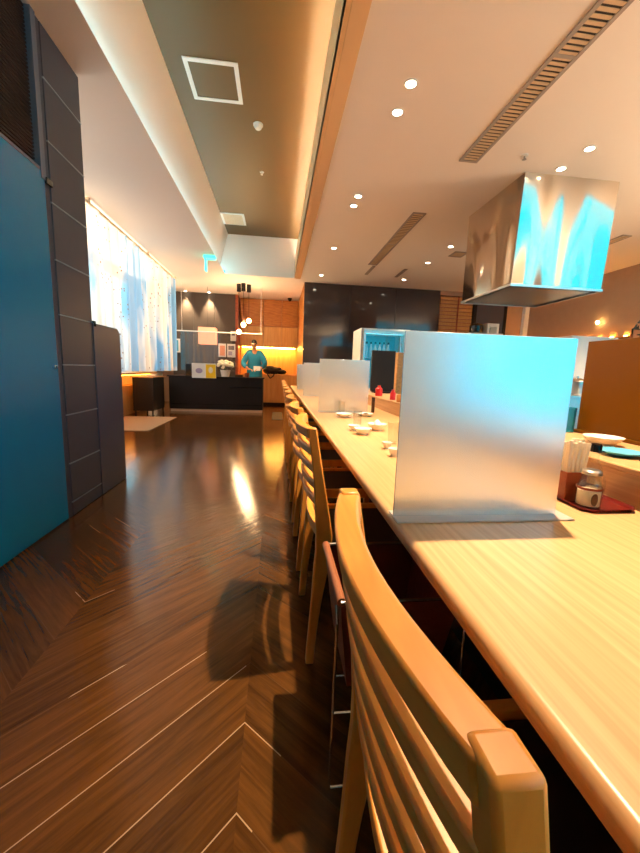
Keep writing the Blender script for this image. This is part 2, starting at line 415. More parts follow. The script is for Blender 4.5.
sp = thing('slatted_screen', 'golden bamboo slatted panel at the far end of the kitchen wall', 'screen', (4.17, 8.66, 0))
b = MB()
for i in range(34): b.box(3.78, 4.58, 8.63, 8.66, .05+i*.083, .115+i*.083)
part('slats', b, M['gold_slat'], sp, smooth=False)
part('back_board', MB().box(3.76, 4.59, 8.665, 8.69, 0, 2.87), M['brown_box'], sp, smooth=False)
part('upright', MB().box(4.2, 4.23, 8.615, 8.63, 0, 2.87), M['brown_box'], sp, smooth=False)

# grey reception panel and wood end wall
g = MB()
for i in range(3):
    a = -2.8 + i*.55; g.box(a+.002, a+.548, 10.5, 10.56, 0, CZ)
struct('wall_reception', g, M['grey_panel'], bevel=.002)
struct('wall_reception_return', MB().box(-1.15, -1.08, 10.5, YB, 0, CZ), M['brown_box'], smooth=False)

# lit sill below the left window
sl = thing('window_ledge', 'low wooden ledge glowing amber below the printed curtain', 'ledge', (-3.1, 6, 0))
part('ledge_top', MB().box(XL, -2.86, 3.2, 9.3, .84, .88), M['wood_light'], sl, .004)
part('ledge_front', MB().box(XL, -3.08, 3.2, 9.3, 0, .6), M['wood_light'], sl)
part('led_strip', MB().box(-3.0, -2.98, 3.3, 9.2, .82, .838), M['led_orange'], sl)

# ------------------------------------------------------------------ curtain
cu = thing('curtain', 'sheer white curtain printed with small flecks, hanging on the left window side', 'curtain', (-2.27, 6.4, 0))
b = MB(); rows = []
NY = 220
for j in range(9):
    zz = .935 + (2.90-.935)*j/8; ring = []
    for i in range(NY+1):
        y = 3.9 + (8.86-3.9)*i/NY
        amp = .045*(1.15 - .5*j/8)
        ring.append(Vector((-2.27 + amp*math.sin(y*21 + 1.6*math.sin(y*3.1)) + .02*math.sin(y*5+j*.2), y, zz)))
    rows.append(ring)
b.loft(rows, closed=False, cap=False)
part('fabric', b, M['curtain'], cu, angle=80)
part('rail', MB().tube([(-2.27, 3.8, 2.93), (-2.27, 8.9, 2.93)], .018), M['chrome_rail'], cu)
for y in (5.03, 7.1, 8.85): part('rail_bracket', MB().box(-2.29, -2.25, y-.02, y+.02, 2.93, 2.979), M['chrome_rail'], cu)

# ------------------------------------------------------------------ left units
XC = -1.376
d = thing('teal_gate', 'tall glossy teal panel door with dark slatted vent above it', 'door panel', (XC-.05, 1.0, 0))
part('panel', MB().box(XC-.05, XC, -.6, 2.535, .01, 2.14), M['teal'], d, .003)
b = MB(); b.box(XC-.06, XC-.045, -.6, 2.50, 2.16, 2.96)
part('vent_backing', b, M['mesh_dark'], d)
b = MB()
for i in range(40): b.box(XC-.045, XC-.025, -.58, 2.50, 2.17+i*.02, 2.18+i*.02)
part('vent_slats', b, M['mesh_dark'], d, smooth=False)
part('frame', MB().box(XC-.05, XC+.005, 2.5, 2.545, 2.1, 2.965).box(XC-.05, XC, -.6, 2.50, 2.142, 2.158), M['tealframe'], d, .002)
part('hinge', MB().box(XC, XC+.012, 2.535, 2.60, 2.085, 2.12), M['blackgloss'], d, .003)
part('lock', MB().lathe(0, 0, [(.012, 0), (.012, .006), (.008, .01)]), M['steel_plain'], d)
lk = bpy.data.objects['lock']; lk.rotation_euler = (0, PI/2, 0); lk.location = (.05, 1.5, 1.015)
# lock mesh was authored around the world origin
lk.data.transform(Matrix.Translation(Vector(d['_o'])))
cl = thing('tiled_pillar', 'dark slate pillar with thin pale horizontal joints beside the teal door', 'pillar', (XC-.25, 2.8, 0))
b = MB()
jz = [.1, .37, .70, 1.03, 1.345, 1.675, 2.005, 2.345, 2.68]
zz = [0]+jz+[2.97]
for a, e in zip(zz, zz[1:]): b.box(XC-.5, XC-.004, 2.60, 3.02, a+.004, e-.004)
part('tiles', b, M['slate'], cl, .003)
b = MB()
for z in jz: b.box(XC-.5, XC-.002, 2.598, 3.022, z-.004, z+.004)
part('joint_strips', b, M['joint'], cl, smooth=False)
part('edge_strip', MB().box(XC-.5, XC-.01, 2.55, 2.60, 0, 2.97), M['slate'], cl)
lp = MB(); R_ = .07
poly = [(3.026, .004), (3.5, .004)] + [(3.5-R_+R_*math.cos(a*PI/16), 1.345-R_+R_*math.sin(a*PI/16)) for a in range(9)] + [(3.026, 1.345)]
lp.loft([[Vector((XC-.04, y, z)) for y, z in poly], [Vector((XC, y, z)) for y, z in poly]])
sc = thing('low_screen', 'low dark partition panel with a rounded top corner past the pillar', 'screen', (XC-.02, 3.28, 0))
part('panel', lp, M['screen_blue'], sc, .004)
part('top_catch', MB().box(XC-.03, XC+.005, 3.03, 3.06, 1.32, 1.36), M['blackgloss'], sc, .002)
part('foot', MB().tube([(XC-.02, 3.51, .0), (XC-.02, 3.51, .03)], .012), M['chrome'], sc)

# ------------------------------------------------------------------ counter
ct = thing('dining_counter', 'long pale wood dining counter running down the room', 'counter', (.6, 3.5, 0))
b = MB(); prof = []
x0, x1, z0, z1 = .268, .925, .678, .72
prof = [(x1, z0), (x1, z1)] + [(x0+.014-.014*math.sin(a*PI/12), z1-.014+.014*math.cos(a*PI/12)) for a in range(7)] + [(x0+.012, z0)]
b.loft([[Vector((x, y, z)) for x, z in prof] for y in (-.6, 7.7)])
part('countertop', b, M['oak'], ct)
part('support_panel', MB().box(.74, .80, -.6, 7.7, 0, .678), M['black'], ct)
part('foot_rail', MB().box(.70, .74, -.6, 7.7, .12, .16), M['black'], ct)
lg = thing('serving_ledge', 'raised pale wood serving ledge along the kitchen side of the counter', 'ledge', (1.12, 3.5, 0))
part('ledge_front', MB().box(.928, .945, -.6, 7.7, .70, .808), M['oak'], lg, .002)
part('ledge_top', MB().box(.924, 1.305, -.6, 7.7, .808, .825), M['oak'], lg, .004)
part('ledge_body', MB().box(.945, 1.295, -.6, 7.7, 0, .808), M['black'], lg)

# ------------------------------------------------------------------ chairs
CH = ['wooden slat-back dining chair nearest the camera, its curved back filling the foreground',
      'wooden slat-back chair just past the baggage basket, second from the camera'] + \
     ['wooden slat-back chair at the counter, %s from the camera' % ORD[i] for i in range(2, 10)]
def xpost(z):   # centre line of the boomerang rear post
    if z < .46:
        u = z/.46; return .132 + (.172-.132)*(u**1.3)
    u = (z-.46)/.40; return .172 + (.117-.172)*(.75*u + .25*u*u)
def make_chair():
    y0 = 0; o = (.2, .205, 0)
    root = thing('dining_chair', CH[0], 'chair', o, 'wooden chairs along the counter')
    for yc in (.0, .41):
        rings = []
        for i in range(15):
            z = .863*i/14; xc = xpost(z)
            hw = .0145 + .014*math.exp(-((z-.46)/.19)**2); hy = .0145
            tilt = 0
            rings.append([Vector((xc-hw, yc-hy, z)), Vector((xc+hw, yc-hy, z)), Vector((xc+hw, yc+hy, z)), Vector((xc-hw, yc+hy, z))])
        part('rear_leg', MB().loft(rings), M['chair_wood'], root, .0045, o)
    def slat(zc, h, th, bulge):
        rings = []
        n = 16
        for i in range(n+1):
            u = i/n; y = .0 + .41*u; bx_ = -bulge*math.sin(PI*u)**.9 if 0 < u < 1 else 0
            slope = (xpost(zc+h/2)-xpost(zc-h/2))/h
            r = []
            for dz, dx in ((-h/2, -th/2), (-h/2, th/2), (h/2, th/2), (h/2, -th/2)):
                r.append(Vector((xpost(zc)+bx_+dx+slope*dz, y, zc+dz)))
            rings.append(r)
        return MB().loft(rings)
    part('top_rail', slat(.843, .034, .034, .032), M['chair_slat'], root, .004, o)
    for zc in (.782, .722, .662, .602): part('slat', slat(zc, .027, .031, .032), M['chair_slat'], root, .004, o)
    part('seat_rail', slat(.485, .05, .026, .028), M['chair_slat'], root, .003, o)
    for yc in (-.002, .412):
        part('side_rail', MB().box(.18, .60, yc-.012, yc+.012, .40, .445), M['chair_wood'], root, .003, o)
        part('front_leg', MB().loft([[Vector((.585+a*w, yc+b_*w, z)) for a, b_ in ((-1, -1), (1, -1), (1, 1), (-1, 1))] for z, w in ((0, .013), (.445, .018))]), M['chair_wood'], root, .003, o)
    part('front_rail', MB().box(.585, .605, .0, .41, .40, .445), M['chair_wood'], root, .003, o)
    part('cushion', MB().box(.185, .583, .014, .398, .40, .432), M['cushion'], root, .012, o)
    return root
proto = make_chair()
ys = [.147] + [1.195+.625*i for i in range(9)]
for i, y in enumerate(ys):
    c_ = proto if i == 0 else copy_tree(proto)
    c_.location = (.2 + (.0 if i < 2 else random.uniform(-.006, .006)), y+.205, 0); c_['label'] = CH[i]

# ------------------------------------------------------------------ frosted screens
PL = ['nearest and largest frosted acrylic screen standing on the counter', 'frosted acrylic screen standing just beyond the small bowls, second from the camera',
      'third frosted screen on the counter, partly hidden behind the second', 'farthest frosted screen at the end of the counter']
def make_screen():
    o = (.48, 0, .72)
    r = thing('counter_screen', PL[0], 'partition', o, 'frosted screens on the counter')
    part('panel', MB().box(.27, .675, -.002, .002, .723, 1.14), M['frost'], r, .0008, o)
    part('foot', MB().box(.27, .70, -.035, .035, .7205, .7235), M['frost_foot'], r, 0, o)
    return r
ps = make_screen()
for i, (x, y) in enumerate([(.48, .785), (.54, 2.93), (.54, 4.72), (.54, 6.3)]):
    c_ = ps if i == 0 else copy_tree(ps); c_.location = (x, y, .7205); c_['label'] = PL[i]

# ------------------------------------------------------------------ table ware
def bowl(name, cx, cy, z, r, h, m, label, cat='bowl', group=None, foot=.5):
    b = MB(); w = .003
    b.lathe(cx, cy, [(r*foot*.9, z), (r*foot, z), (r*foot, z+h*.12), (r*.82, z+h*.5), (r, z+h), (r-w, z+h), (r*.82-w, z+h*.55), (r*foot*.9, z+h*.24), (.0, z+h*.2)], 28)
    return tag(b.build(name, m, None, (cx, cy, z)), label, cat, group)
def tumbler(cx, cy, z, r, h, label, group='water glasses on the counter'):
    b = MB(); b.lathe(cx, cy, [(.0, z), (r*.86, z), (r, z+h), (r-.0025, z+h), (r*.86-.003, z+.008), (0, z+.008)], 24)
    return tag(b.build('tumbler', M['glass'], None, (cx, cy, z)), label, 'glass', group)
cz = .7205
bowl('saucer', .485, 2.62, cz, .062, .028, M['white_gloss'], 'white saucer below the second frosted screen, farthest dish on the left', 'plate', 'white dishes on the counter')
bowl('small_bowl', .435, 2.02, cz, .036, .032, M['white_gloss'], 'small white bowl behind the round lidded one, near the counter edge', 'bowl', 'white dishes on the counter')
bowl('small_bowl', .458, 1.90, cz, .048, .034, M['white_gloss'], 'white bowl in front of the middle glass, near the counter edge', 'bowl', 'white dishes on the counter')
bowl('shallow_dish', .660, 2.70, cz, .062, .022, M['white_gloss'], 'shallow white dish holding a dark morsel, next to the second screen', 'plate', 'white dishes on the counter')
bowl('wide_bowl', .572, 2.04, cz, .056, .04, M['white_gloss'], 'wide white bowl holding a folded white napkin', 'bowl', 'white dishes on the counter')
bowl('sauce_cup', .482, 1.54, cz, .022, .03, M['white_gloss'], 'small white sauce cup beside the nearest water glass', 'cup', 'white dishes on the counter')
bowl('sauce_cup', .470, 1.40, cz, .024, .032, M['white_gloss'], 'small white sauce cup half hidden by the nearest screen edge', 'cup', 'white dishes on the counter')
tumbler(.500, 2.82, cz, .027, .10, 'clear glass standing behind the farthest white saucer')
tumbler(.478, 2.14, cz, .027, .10, 'clear glass standing behind the pair of white bowls')
tumbler(.545, 1.66, cz, .027, .10, 'clear glass standing next to the small sauce cups')
nb = MB(); nb.lathe(.572, 2.04, [(.022, cz+.02), (.02, cz+.045), (.006, cz+.062), (.0, cz+.062)], 10)
tag(nb.build('napkin', M['white_cloth'], None, (.572, 2.04, cz+.02)), 'folded white napkin standing in the wide bowl', 'napkin')
tag(MB().ball((.665, 2.70, cz+.016), .016, (1.3, 1, .6), 12, 8).build('garnish', M['darkbowl'], None, (.665, 2.70, cz+.012)), 'small dark morsel of food on the shallow white dish', 'food')
tag(MB().box(.775, .80, 2.955, 2.975, cz, .845).build('card_stand', M['darkbowl'], None, (.79, 2.96, cz), .002), 'slim dark wooden stand at the right end of the second screen', 'stand')
tag(MB().ball((.79, 2.2, cz+.012), .014, (1.2, 1, .8), 12, 8).build('chopstick_rest', M['darkbowl'], None, (.79, 2.2, cz)), 'small dark rest on the counter beyond the nearest screen', 'chopstick rest')
bowl('small_bowl', .885, .69, cz, .05, .03, M['darkbowl'], 'brown glazed bowl cut off by the right picture edge', 'bowl')

# condiment tray
b = MB(); q = .02
poly = [(.765+q, .79), (.92-q, .79), (.92, .79+q), (.92, .93-q), (.92-q, .93), (.765+q, .93), (.765, .93-q), (.765, .79+q)]
cen = Vector((.8425, .86))
def sc_(p, s): v = cen + (Vector(p)-cen)*s; return v
rings = [[Vector((*sc_(p, s), z)) for p in poly] for s, z in ((.93, cz), (1., cz+.010), (.97, cz+.010), (.92, cz+.004))]
tr = tag(b.loft(rings).build('condiment_tray', M['lacquer'], None, (.8425, .86, cz), .001), 'dark red lacquer tray on the counter holding the condiments', 'tray')
tz = cz+.0042
ho = thing('chopstick_holder', 'reddish wooden box holding wrapped chopsticks on the lacquer tray', 'holder', (.79, .90, tz))
x0, x1, y0, y1, h = .772, .832, .872, .915, .078
b = MB(); b.box(x0, x1, y0, y0+.004, tz, tz+h); b.box(x0, x1, y1-.004, y1, tz, tz+h); b.box(x0, x0+.004, y0+.004, y1-.004, tz, tz+h); b.box(x1-.004, x1, y0+.004, y1-.004, tz, tz+h)
part('box', b, M['brown_box'], ho, .0006)
part('base', MB().box(x0+.004, x1-.004, y0+.004, y1-.004, tz, tz+.004), M['brown_box'], ho)
PW = ['leftmost', 'second', 'third', 'fourth', 'fifth']
for i in range(10):
    col, row = i % 5, i // 5
    cx = .7805 + .0103*col; cy = .884 + .018*row
    mx = Matrix.Translation((cx, cy, tz+.0055)) @ Matrix.Rotation(.02*(col-1)+.015, 4, 'Y') @ Matrix.Rotation(-.03*(row*2-1)*.5, 4, 'X')
    hh = .155 + random.uniform(-.006, .006)
    ob = MB().box(-.0042, .0042, -.0035, .0035, 0, hh, mx).build('chopstick_packet', M['paper'], None, (cx, cy, tz+.005), .001)
    tag(ob, 'cream paper chopstick packet, %s in the %s row of the wooden holder' % (PW[col] if col else 'leftmost', 'front' if row == 0 else 'back'), 'chopsticks', 'wrapped chopsticks in the holder')
# jar with handle
jx, jy = .805, .832
J = thing('spice_jar', 'squat glass shaker jar with a side handle at the front of the tray', 'jar', (jx, jy, tz))
part('body', MB().lathe(jx, jy, [(0, tz), (.026, tz), (.029, tz+.004), (.029, tz+.05), (.026, tz+.062), (.022, tz+.070), (.022, tz+.088), (.0195, tz+.088), (.0195, tz+.070), (.024, tz+.06), (.0265, tz+.05), (.0265, tz+.006), (0, tz+.005)]), M['glass'], J)
part('contents', MB().lathe(jx, jy, [(0, tz+.006), (.0258, tz+.006), (.0258, tz+.044), (0, tz+.046)]), M['paper'], J)
part('lid', MB().lathe(jx, jy, [(.0, tz+.086), (.0225, tz+.086), (.0225, tz+.094), (.018, tz+.098), (0, tz+.098)]), M['steel_plain'], J)
part('band', MB().lathe(jx, jy, [(.0292, tz+.048), (.0298, tz+.049), (.0298, tz+.053), (.0292, tz+.054)]), M['brown_box'], J)
part('label_oval', MB().loft([[Vector((jx-.006+.009*math.cos(a*PI/8)-.002, jy-.0296+dy+abs(math.cos(a*PI/8))*.0015, tz+.026+.016*math.sin(a*PI/8))) for a in range(16)] for dy in (0, .0015)]), M['darkbowl'], J)
part('handle', MB().tube([(jx+.02, jy, tz+.084), (jx+.036, jy, tz+.080), (jx+.042, jy, tz+.06), (jx+.041, jy, tz+.03), (jx+.029, jy, tz+.014)], .0028, 8), M['glass'], J)
def bottle(cx, cy, z, r, h, capm, m, label, group=None, name='sauce_bottle'):
    t_ = thing(name, label, 'bottle', (cx, cy, z), group)
    part('body', MB().lathe(cx, cy, [(0, z), (r, z), (r, z+h*.55), (r*.5, z+h*.72), (r*.45, z+h*.86), (0, z+h*.86)], 16), m, t_)
    part('cap', MB().lathe(cx, cy, [(0, z+h*.861), (r*.62, z+h*.861), (r*.62, z+h*.97), (r*.5, z+h), (0, z+h)], 16), capm, t_)
    return t_
bottle(.858, .885, tz, .022, .155, M['blackgloss'], M['glass'], 'clear glass bottle with a black cap at the back of the tray', 'sauce bottles on the tray')
bottle(.842, .905, tz, .011, .15, M['darkbowl'], M['orange_pot'], 'slim amber bottle with a dark cap behind the black-capped bottle', 'sauce bottles on the tray')

# on the serving ledge
lz = .8255
bowl('rice_bowl', 1.135, 1.15, lz, .062, .03, M['white_gloss'], 'shallow pale bowl on the serving ledge before the amber panel', 'bowl')
bowl('blue_plate', 1.04, .985, lz, .062, .014, M['blue_china'], 'blue glazed plate on the serving ledge, behind the condiments', 'plate', 'blue plates on the ledge')
bowl('blue_plate', 1.06, .84, lz, .062, .014, M['blue_china'], 'blue glazed plate on the serving ledge, at the right picture edge', 'plate', 'blue plates on the ledge')
M['cyan_glass'] = mat('blue_tinted_glass', (70, 200, 225), .05, trans=.8, ior=1.3)
b = MB(); b.lathe(1.235, 1.43, [(0, lz), (.024, lz), (.027, lz+.105), (.0245, lz+.105), (.021, lz+.006), (0, lz+.006)])
tag(b.build('tumbler', M['cyan_glass'], None, (1.235, 1.43, lz)), 'blue tinted glass on the ledge beside the amber panel', 'glass')
ap = thing('amber_panel', 'large glossy brown acrylic panel standing on the serving ledge at right', 'screen', (1.284, .9, .8255))
part('panel', MB().box(1.28, 1.288, .2, 1.43, .84, 1.205), M['brown_acrylic'], ap, .001)
part('foot_channel', MB().box(1.266, 1.302, .2, 1.43, .8255, .84), M['brown_acrylic'], ap, .002)
tag(MB().lathe(.966, 2.80, [(0, lz), (.035, lz), (.037, lz+.05), (.03, lz+.06), (0, lz+.06)]).build('lidded_pot', M['orange_pot'], None, (.966, 2.80, lz)), 'tan lidded pot on the ledge, right of the red canister', 'pot')
tag(MB().lathe(.968, 3.02, [(0, lz), (.024, lz), (.024, lz+.055), (.012, lz+.07), (.012, lz+.085), (0, lz+.085)]).build('red_canister', M['red'], None, (.968, 3.02, lz)), 'red canister on the ledge before the black box', 'canister', 'red canisters on the ledge')
tag(MB().lathe(.975, 3.48, [(0, lz), (.034, lz), (.034, lz+.07), (.015, lz+.085), (.015, lz+.1), (0, lz+.1)]).build('red_canister', M['red'], None, (.975, 3.48, lz)), 'red canister on the ledge at the right end of the second screen', 'canister', 'red canisters on the ledge')
bx_ = thing('menu_board', 'black upright board on the ledge in front of the glass fridge', 'board', (1.18, 4.0, lz))
part('panel', MB().box(1.02, 1.28, 3.98, 4.02, lz+.02, 1.285), M['black'], bx_, .003)
part('base', MB().box(1.05, 1.26, 3.93, 4.07, lz, lz+.02), M['black'], bx_, .002)
tag(MB().box(1.36, 1.46, 4.15, 4.4, 0, 1.28).build('wooden_post', M['gold_slat'], None, (1.41, 4.28, 0), .003), 'golden wooden post standing right of the black board', 'post')

# glass-fronted fridge with bottles
FX0, FX1, FY0, FY1 = 1.33, 2.15, 6.0, 6.62
fr = thing('display_fridge', 'white glass-door drinks fridge standing against the dark wall', 'fridge', (1.72, 6.3, 0))
b = MB(); b.box(FX0, FX0+.06, FY0, FY1, 0, 1.75); b.box(FX1-.06, FX1, FY0, FY1, 0, 1.75); b.box(FX0+.06, FX1-.06, FY0, FY1, 1.69, 1.75); b.box(FX0+.06, FX1-.06, FY0, FY1, 0, .2)
part('cabinet', b, M['white_plastic'], fr, .004)
part('back_liner', MB().box(FX0+.06, FX1-.06, FY1-.03, FY1, .2, 1.69), M['fridge_in'], fr)
part('interior_light', MB().box(FX0+.1, FX1-.1, FY0+.06, FY0+.09, 1.67, 1.688), M['fridge_led'], fr)
for z in (.55, .92, 1.28): part('shelf', MB().box(FX0+.062, FX1-.062, FY0+.06, FY1-.04, z, z+.012), M['steel_plain'], fr)
dd = part('door', MB().box(FX0+.04, FX0+.075, FY0-.04, FY0-.002, .18, 1.72).box(FX1-.075, FX1-.04, FY0-.04, FY0-.002, .18, 1.72).box(FX0+.075, FX1-.075, FY0-.04, FY0-.002, 1.665, 1.72).box(FX0+.075, FX1-.075, FY0-.04, FY0-.002, .18, .235), M['steel_plain'], fr, .002)
part('pane', MB().box(FX0+.075, FX1-.075, FY0-.025, FY0-.019, .235, 1.665), M['winglass'], dd, o=dd['_o'])
part('handle', MB().tube([(FX1-.17, FY0-.06, 1.0), (FX1-.17, FY0-.06, 1.62)], .012), M['chrome'], dd, o=dd['_o'])
n = 0
for z in (1.293,):
    for i in range(6):
        bottle(FX0+.15+i*.075, 6.2, z, .026, .26, M['bottle_dark'], M['bottle_white'], 'white bottle with a dark cap in the fridge, %s from the left' % ORD[i], 'bottles in the fridge', 'drink_bottle')

# kitchen equipment
pot_y = 3.95
kt = thing('cooking_station', 'steel cooking counter in the kitchen below the extractor hood', 'counter', (2.95, 4.15, 0))
part('body', MB().box(2.25, 3.7, 3.68, 4.6, 0, .84), M['steel_plain'], kt, .004)
part('top_plate', MB().box(2.22, 3.73, 3.65, 4.63, .84, .87), M['steel_plain'], kt, .004)
pt = thing('stock_pot', 'steel stock pot on the cooking counter, glimpsed beside the amber panel', 'pot', (3.46, 3.95, .87))
part('body', MB().lathe(3.46, 3.95, [(0, .8705), (.09, .8705), (.1, .89), (.1, 1.02), (.104, 1.024), (0, 1.024)]), M['steel_plain'], pt)
part('lid', MB().lathe(3.46, 3.95, [(.103, 1.0245), (.1, 1.032), (.04, 1.06), (.012, 1.065), (.012, 1.085), (0, 1.085)]), M['chrome'], pt)
wf_ = thing('white_fridge', 'tall white kitchen cabinet glimpsed between the near screen and amber panel', 'cabinet', (4.6, 5.3, 0))
part('body', MB().box(4.2, 4.95, 5.0, 5.6, .04, 1.67), M['white_plastic'], wf_, .01)
part('door', MB().box(4.21, 4.94, 4.97, 4.997, .08, 1.65), M['white_plastic'], wf_, .006)
part('plinth', MB().box(4.22, 4.93, 5.02, 5.58, 0, .04), M['black'], wf_)
rk = thing('storage_rack', 'pale kitchen shelf unit before the dark doorway', 'rack', (4.05, 7.2, 0))
for x in (3.72, 4.36):
    for y in (7.0, 7.4): part('post', MB().box(x, x+.04, y, y+.04, 0, 1.88), M['white_plastic'], rk)
for z in (.3, .9, 1.5, 1.86): part('shelf', MB().box(3.72, 4.4, 7.0, 7.44, z, z+.02), M['white_plastic'], rk)
uv = thing('rice_warmer', 'dark rounded appliance on top of the kitchen shelf unit', 'appliance', (3.92, 7.2, 1.88))
part('body', MB().lathe(3.94, 7.2, [(0, 1.881), (.12, 1.881), (.13, 1.92), (.13, 2.03), (0, 2.03)]), M['blackgloss'], uv)
part('lid', MB().lathe(3.94, 7.2, [(.13, 2.0305), (.11, 2.07), (.04, 2.09), (0, 2.09)]), M['darkbowl'], uv)
fb = thing('small_stand', 'small white open box frame beside the dark appliance', 'stand', (4.22, 7.2, 1.88))
part('frame', MB().box(4.11, 4.15, 7.08, 7.32, 1.881, 2.08).box(4.31, 4.35, 7.08, 7.32, 1.881, 2.08).box(4.15, 4.31, 7.08, 7.32, 2.02, 2.08), M['white_plastic'], fb, .004)

# ------------------------------------------------------------------ hood
hd = thing('extractor_hood', 'big square stainless steel extractor hood hanging from the ceiling', 'hood', (2.81, 4.14, 1.95))
HX0, HX1, HY0, HY1, HZ0 = 2.312, 3.312, 3.638, 4.638, 1.955
b = MB()
b.loft([[Vector((x, HY0+dy, HZ0)), Vector((x, HY0-.045+dy, CZ)), Vector((x, HY0-.035+dy, CZ)), Vector((x, HY0+.012+dy, HZ0))] for x, dy in ((HX0, 0), (HX1, 0))]); 
for xa, xb in ((HX0, HX0+.012), (HX1-.012, HX1)):
    b.loft([[Vector((x, HY0+.001, HZ0)), Vector((x, HY1, HZ0)), Vector((x, HY1, CZ)), Vector((x, HY0-.044, CZ))] for x in (xa, xb)])
b.box(HX0+.012, HX1-.012, HY1-.012, HY1, HZ0, CZ)
part('shell', b, M['steel'], hd, .002)
b = MB()
i_ = .012
lo = [Vector((x, y, HZ0+.004)) for x, y in ((HX0+i_, HY0+i_), (HX1-i_, HY0+i_), (HX1-i_, HY1-i_), (HX0+i_, HY1-i_))]
mid = [Vector((x, y, HZ0+.004)) for x, y in ((HX0+.06, HY0+.06), (HX1-.06, HY0+.06), (HX1-.06, HY1-.06), (HX0+.06, HY1-.06))]
hi = [Vector((x, y, HZ0+.16)) for x, y in ((HX0+.3, HY0+.3), (HX1-.3, HY0+.3), (HX1-.3, HY1-.3), (HX0+.3, HY1-.3))]
top = [v+Vector((0, 0, .03)) for v in hi]
b.loft([lo, mid, hi, top])
part('inner_funnel', b, M['steel_plain'], hd)
part('gutter_lip', MB().box(HX0-.012, HX0, HY0-.012, HY1+.012, HZ0-.004, HZ0+.02).box(HX1, HX1+.012, HY0-.012, HY1+.012, HZ0-.004, HZ0+.02).box(HX0, HX1, HY1, HY1+.012, HZ0-.004, HZ0+.02).box(HX0, HX1, HY0-.012, HY0, HZ0-.004, HZ0+.02), M['steel_plain'], hd, .001)

# ------------------------------------------------------------------ ceiling fittings
def slot_vent(label, x0, x1, y0, y1, n, splits=1):
    t_ = thing('ceiling_vent', label, 'vent', ((x0+x1)/2, (y0+y1)/2, CZ), 'air vents in the ceiling')
    z0, z1 = CZ-.012, CZ-.001
    f = MB(); e = .025
    f.box(x0, x0+e, y0, y1, z0, z1); f.box(x1-e, x1, y0, y1, z0, z1)
    for i in range(splits+1):
        y = y0 + (y1-y0)*i/splits; y = min(max(y, y0+e/2), y1-e/2); f.box(x0+e, x1-e, y-e/2, y+e/2, z0, z1)
    part('frame', f, M['vent'], t_, smooth=False)
    part('cavity', MB().box(x0+e, x1-e, y0+e, y1-e, z1-.002, z1), M['vent_dark'], t_, smooth=False)
    l = MB()
    for i in range(n):
        y = y0+e + (y1-y0-2*e)*(i+.5)/n; hw = (y1-y0)/n*.28
        l.box(x0+e, x1-e, y-hw, y+hw, z0+.003, z0+.007)
    part('louvres', l, M['vent_tan'], t_, smooth=False)
slot_vent('long louvred ceiling vent running past the top right of the picture', 1.607, 1.778, 1.2, 3.52, 58, 2)
slot_vent('pale slot vent in the ceiling beyond the long louvred one', 1.6, 1.765, 4.65, 6.92, 40, 2)
slot_vent('slim dark vent in the ceiling right of the extractor hood', 4.56, 4.70, 4.78, 5.5, 16)
slot_vent('short slim vent left of the hood near the dark wall, nearer the hood', 2.76, 2.98, 5.9, 6.15, 8)
slot_vent('narrow slot at the far end of the pale ceiling vent', 1.70, 1.76, 7.0, 7.6, 8)
slot_vent('narrow slot near the dark wall, left of the downlight', 2.33, 2.39, 7.05, 7.65, 8)
sv = thing('ceiling_grille', 'small white square grille at the far end of the dark coffer', 'vent', (-.85, 7.48, 3.77))
part('frame', MB().box(-1.06, -.64, 7.22, 7.74, 3.757, 3.769), M['white_plastic'], sv, .003)
b = MB()
for i in range(8): b.box(-1.02, -.68, 7.27+i*.058, 7.30+i*.058, 3.750, 3.757)
part('louvres', b, M['vent_tan'], sv, smooth=False)
b = MB(); b.box(-.89, -.40, 3.86, 3.90, 3.760, 3.7695); b.box(-.89, -.40, 4.345, 4.385, 3.760, 3.7695); b.box(-.89, -.85, 3.90, 4.345, 3.760, 3.7695); b.box(-.44, -.40, 3.90, 4.345, 3.760, 3.7695)
ah = thing('access_hatch', 'square access hatch with a pale frame in the dark coffer ceiling', 'hatch', (-.645, 4.12, 3.77))
part('frame', b, M['white'], ah, smooth=False)
part('lid', MB().box(-.85, -.44, 3.90, 4.345, 3.766, 3.7695), M['soffit_dark'], ah, smooth=False)
sd = thing('smoke_detector', 'round white smoke detector on the dark coffer ceiling', 'smoke detector', (-.26, 4.69, 3.77))
part('base', MB().lathe(-.26, 4.69, [(0, 3.769), (.055, 3.769), (.055, 3.755), (0, 3.755)]), M['white_plastic'], sd)
part('dome', MB().lathe(-.26, 4.69, [(.045, 3.755), (.042, 3.735), (.03, 3.72), (0, 3.718)]), M['white_plastic'], sd)
def sprinkler(x, y, z, label):
    t_ = thing('ceiling_sprinkler', label, 'sprinkler', (x, y, z), 'sprinkler heads in the ceiling')
    part('rosette', MB().lathe(x, y, [(0, z+.001), (.03, z+.001), (.028, z-.008), (0, z-.008)], 16), M['white_plastic'], t_)
    part('head', MB().lathe(x, y, [(.008, z-.008), (.008, z-.03), (.018, z-.032), (.018, z-.036), (0, z-.036)], 12), M['steel_plain'], t_)
sprinkler(-.26, 5.72, 3.77, 'small sprinkler head in the dark coffer, beyond the smoke detector')
sprinkler(2.13, 3.35, CZ, 'small dark sprinkler head in the ceiling next to the hood')

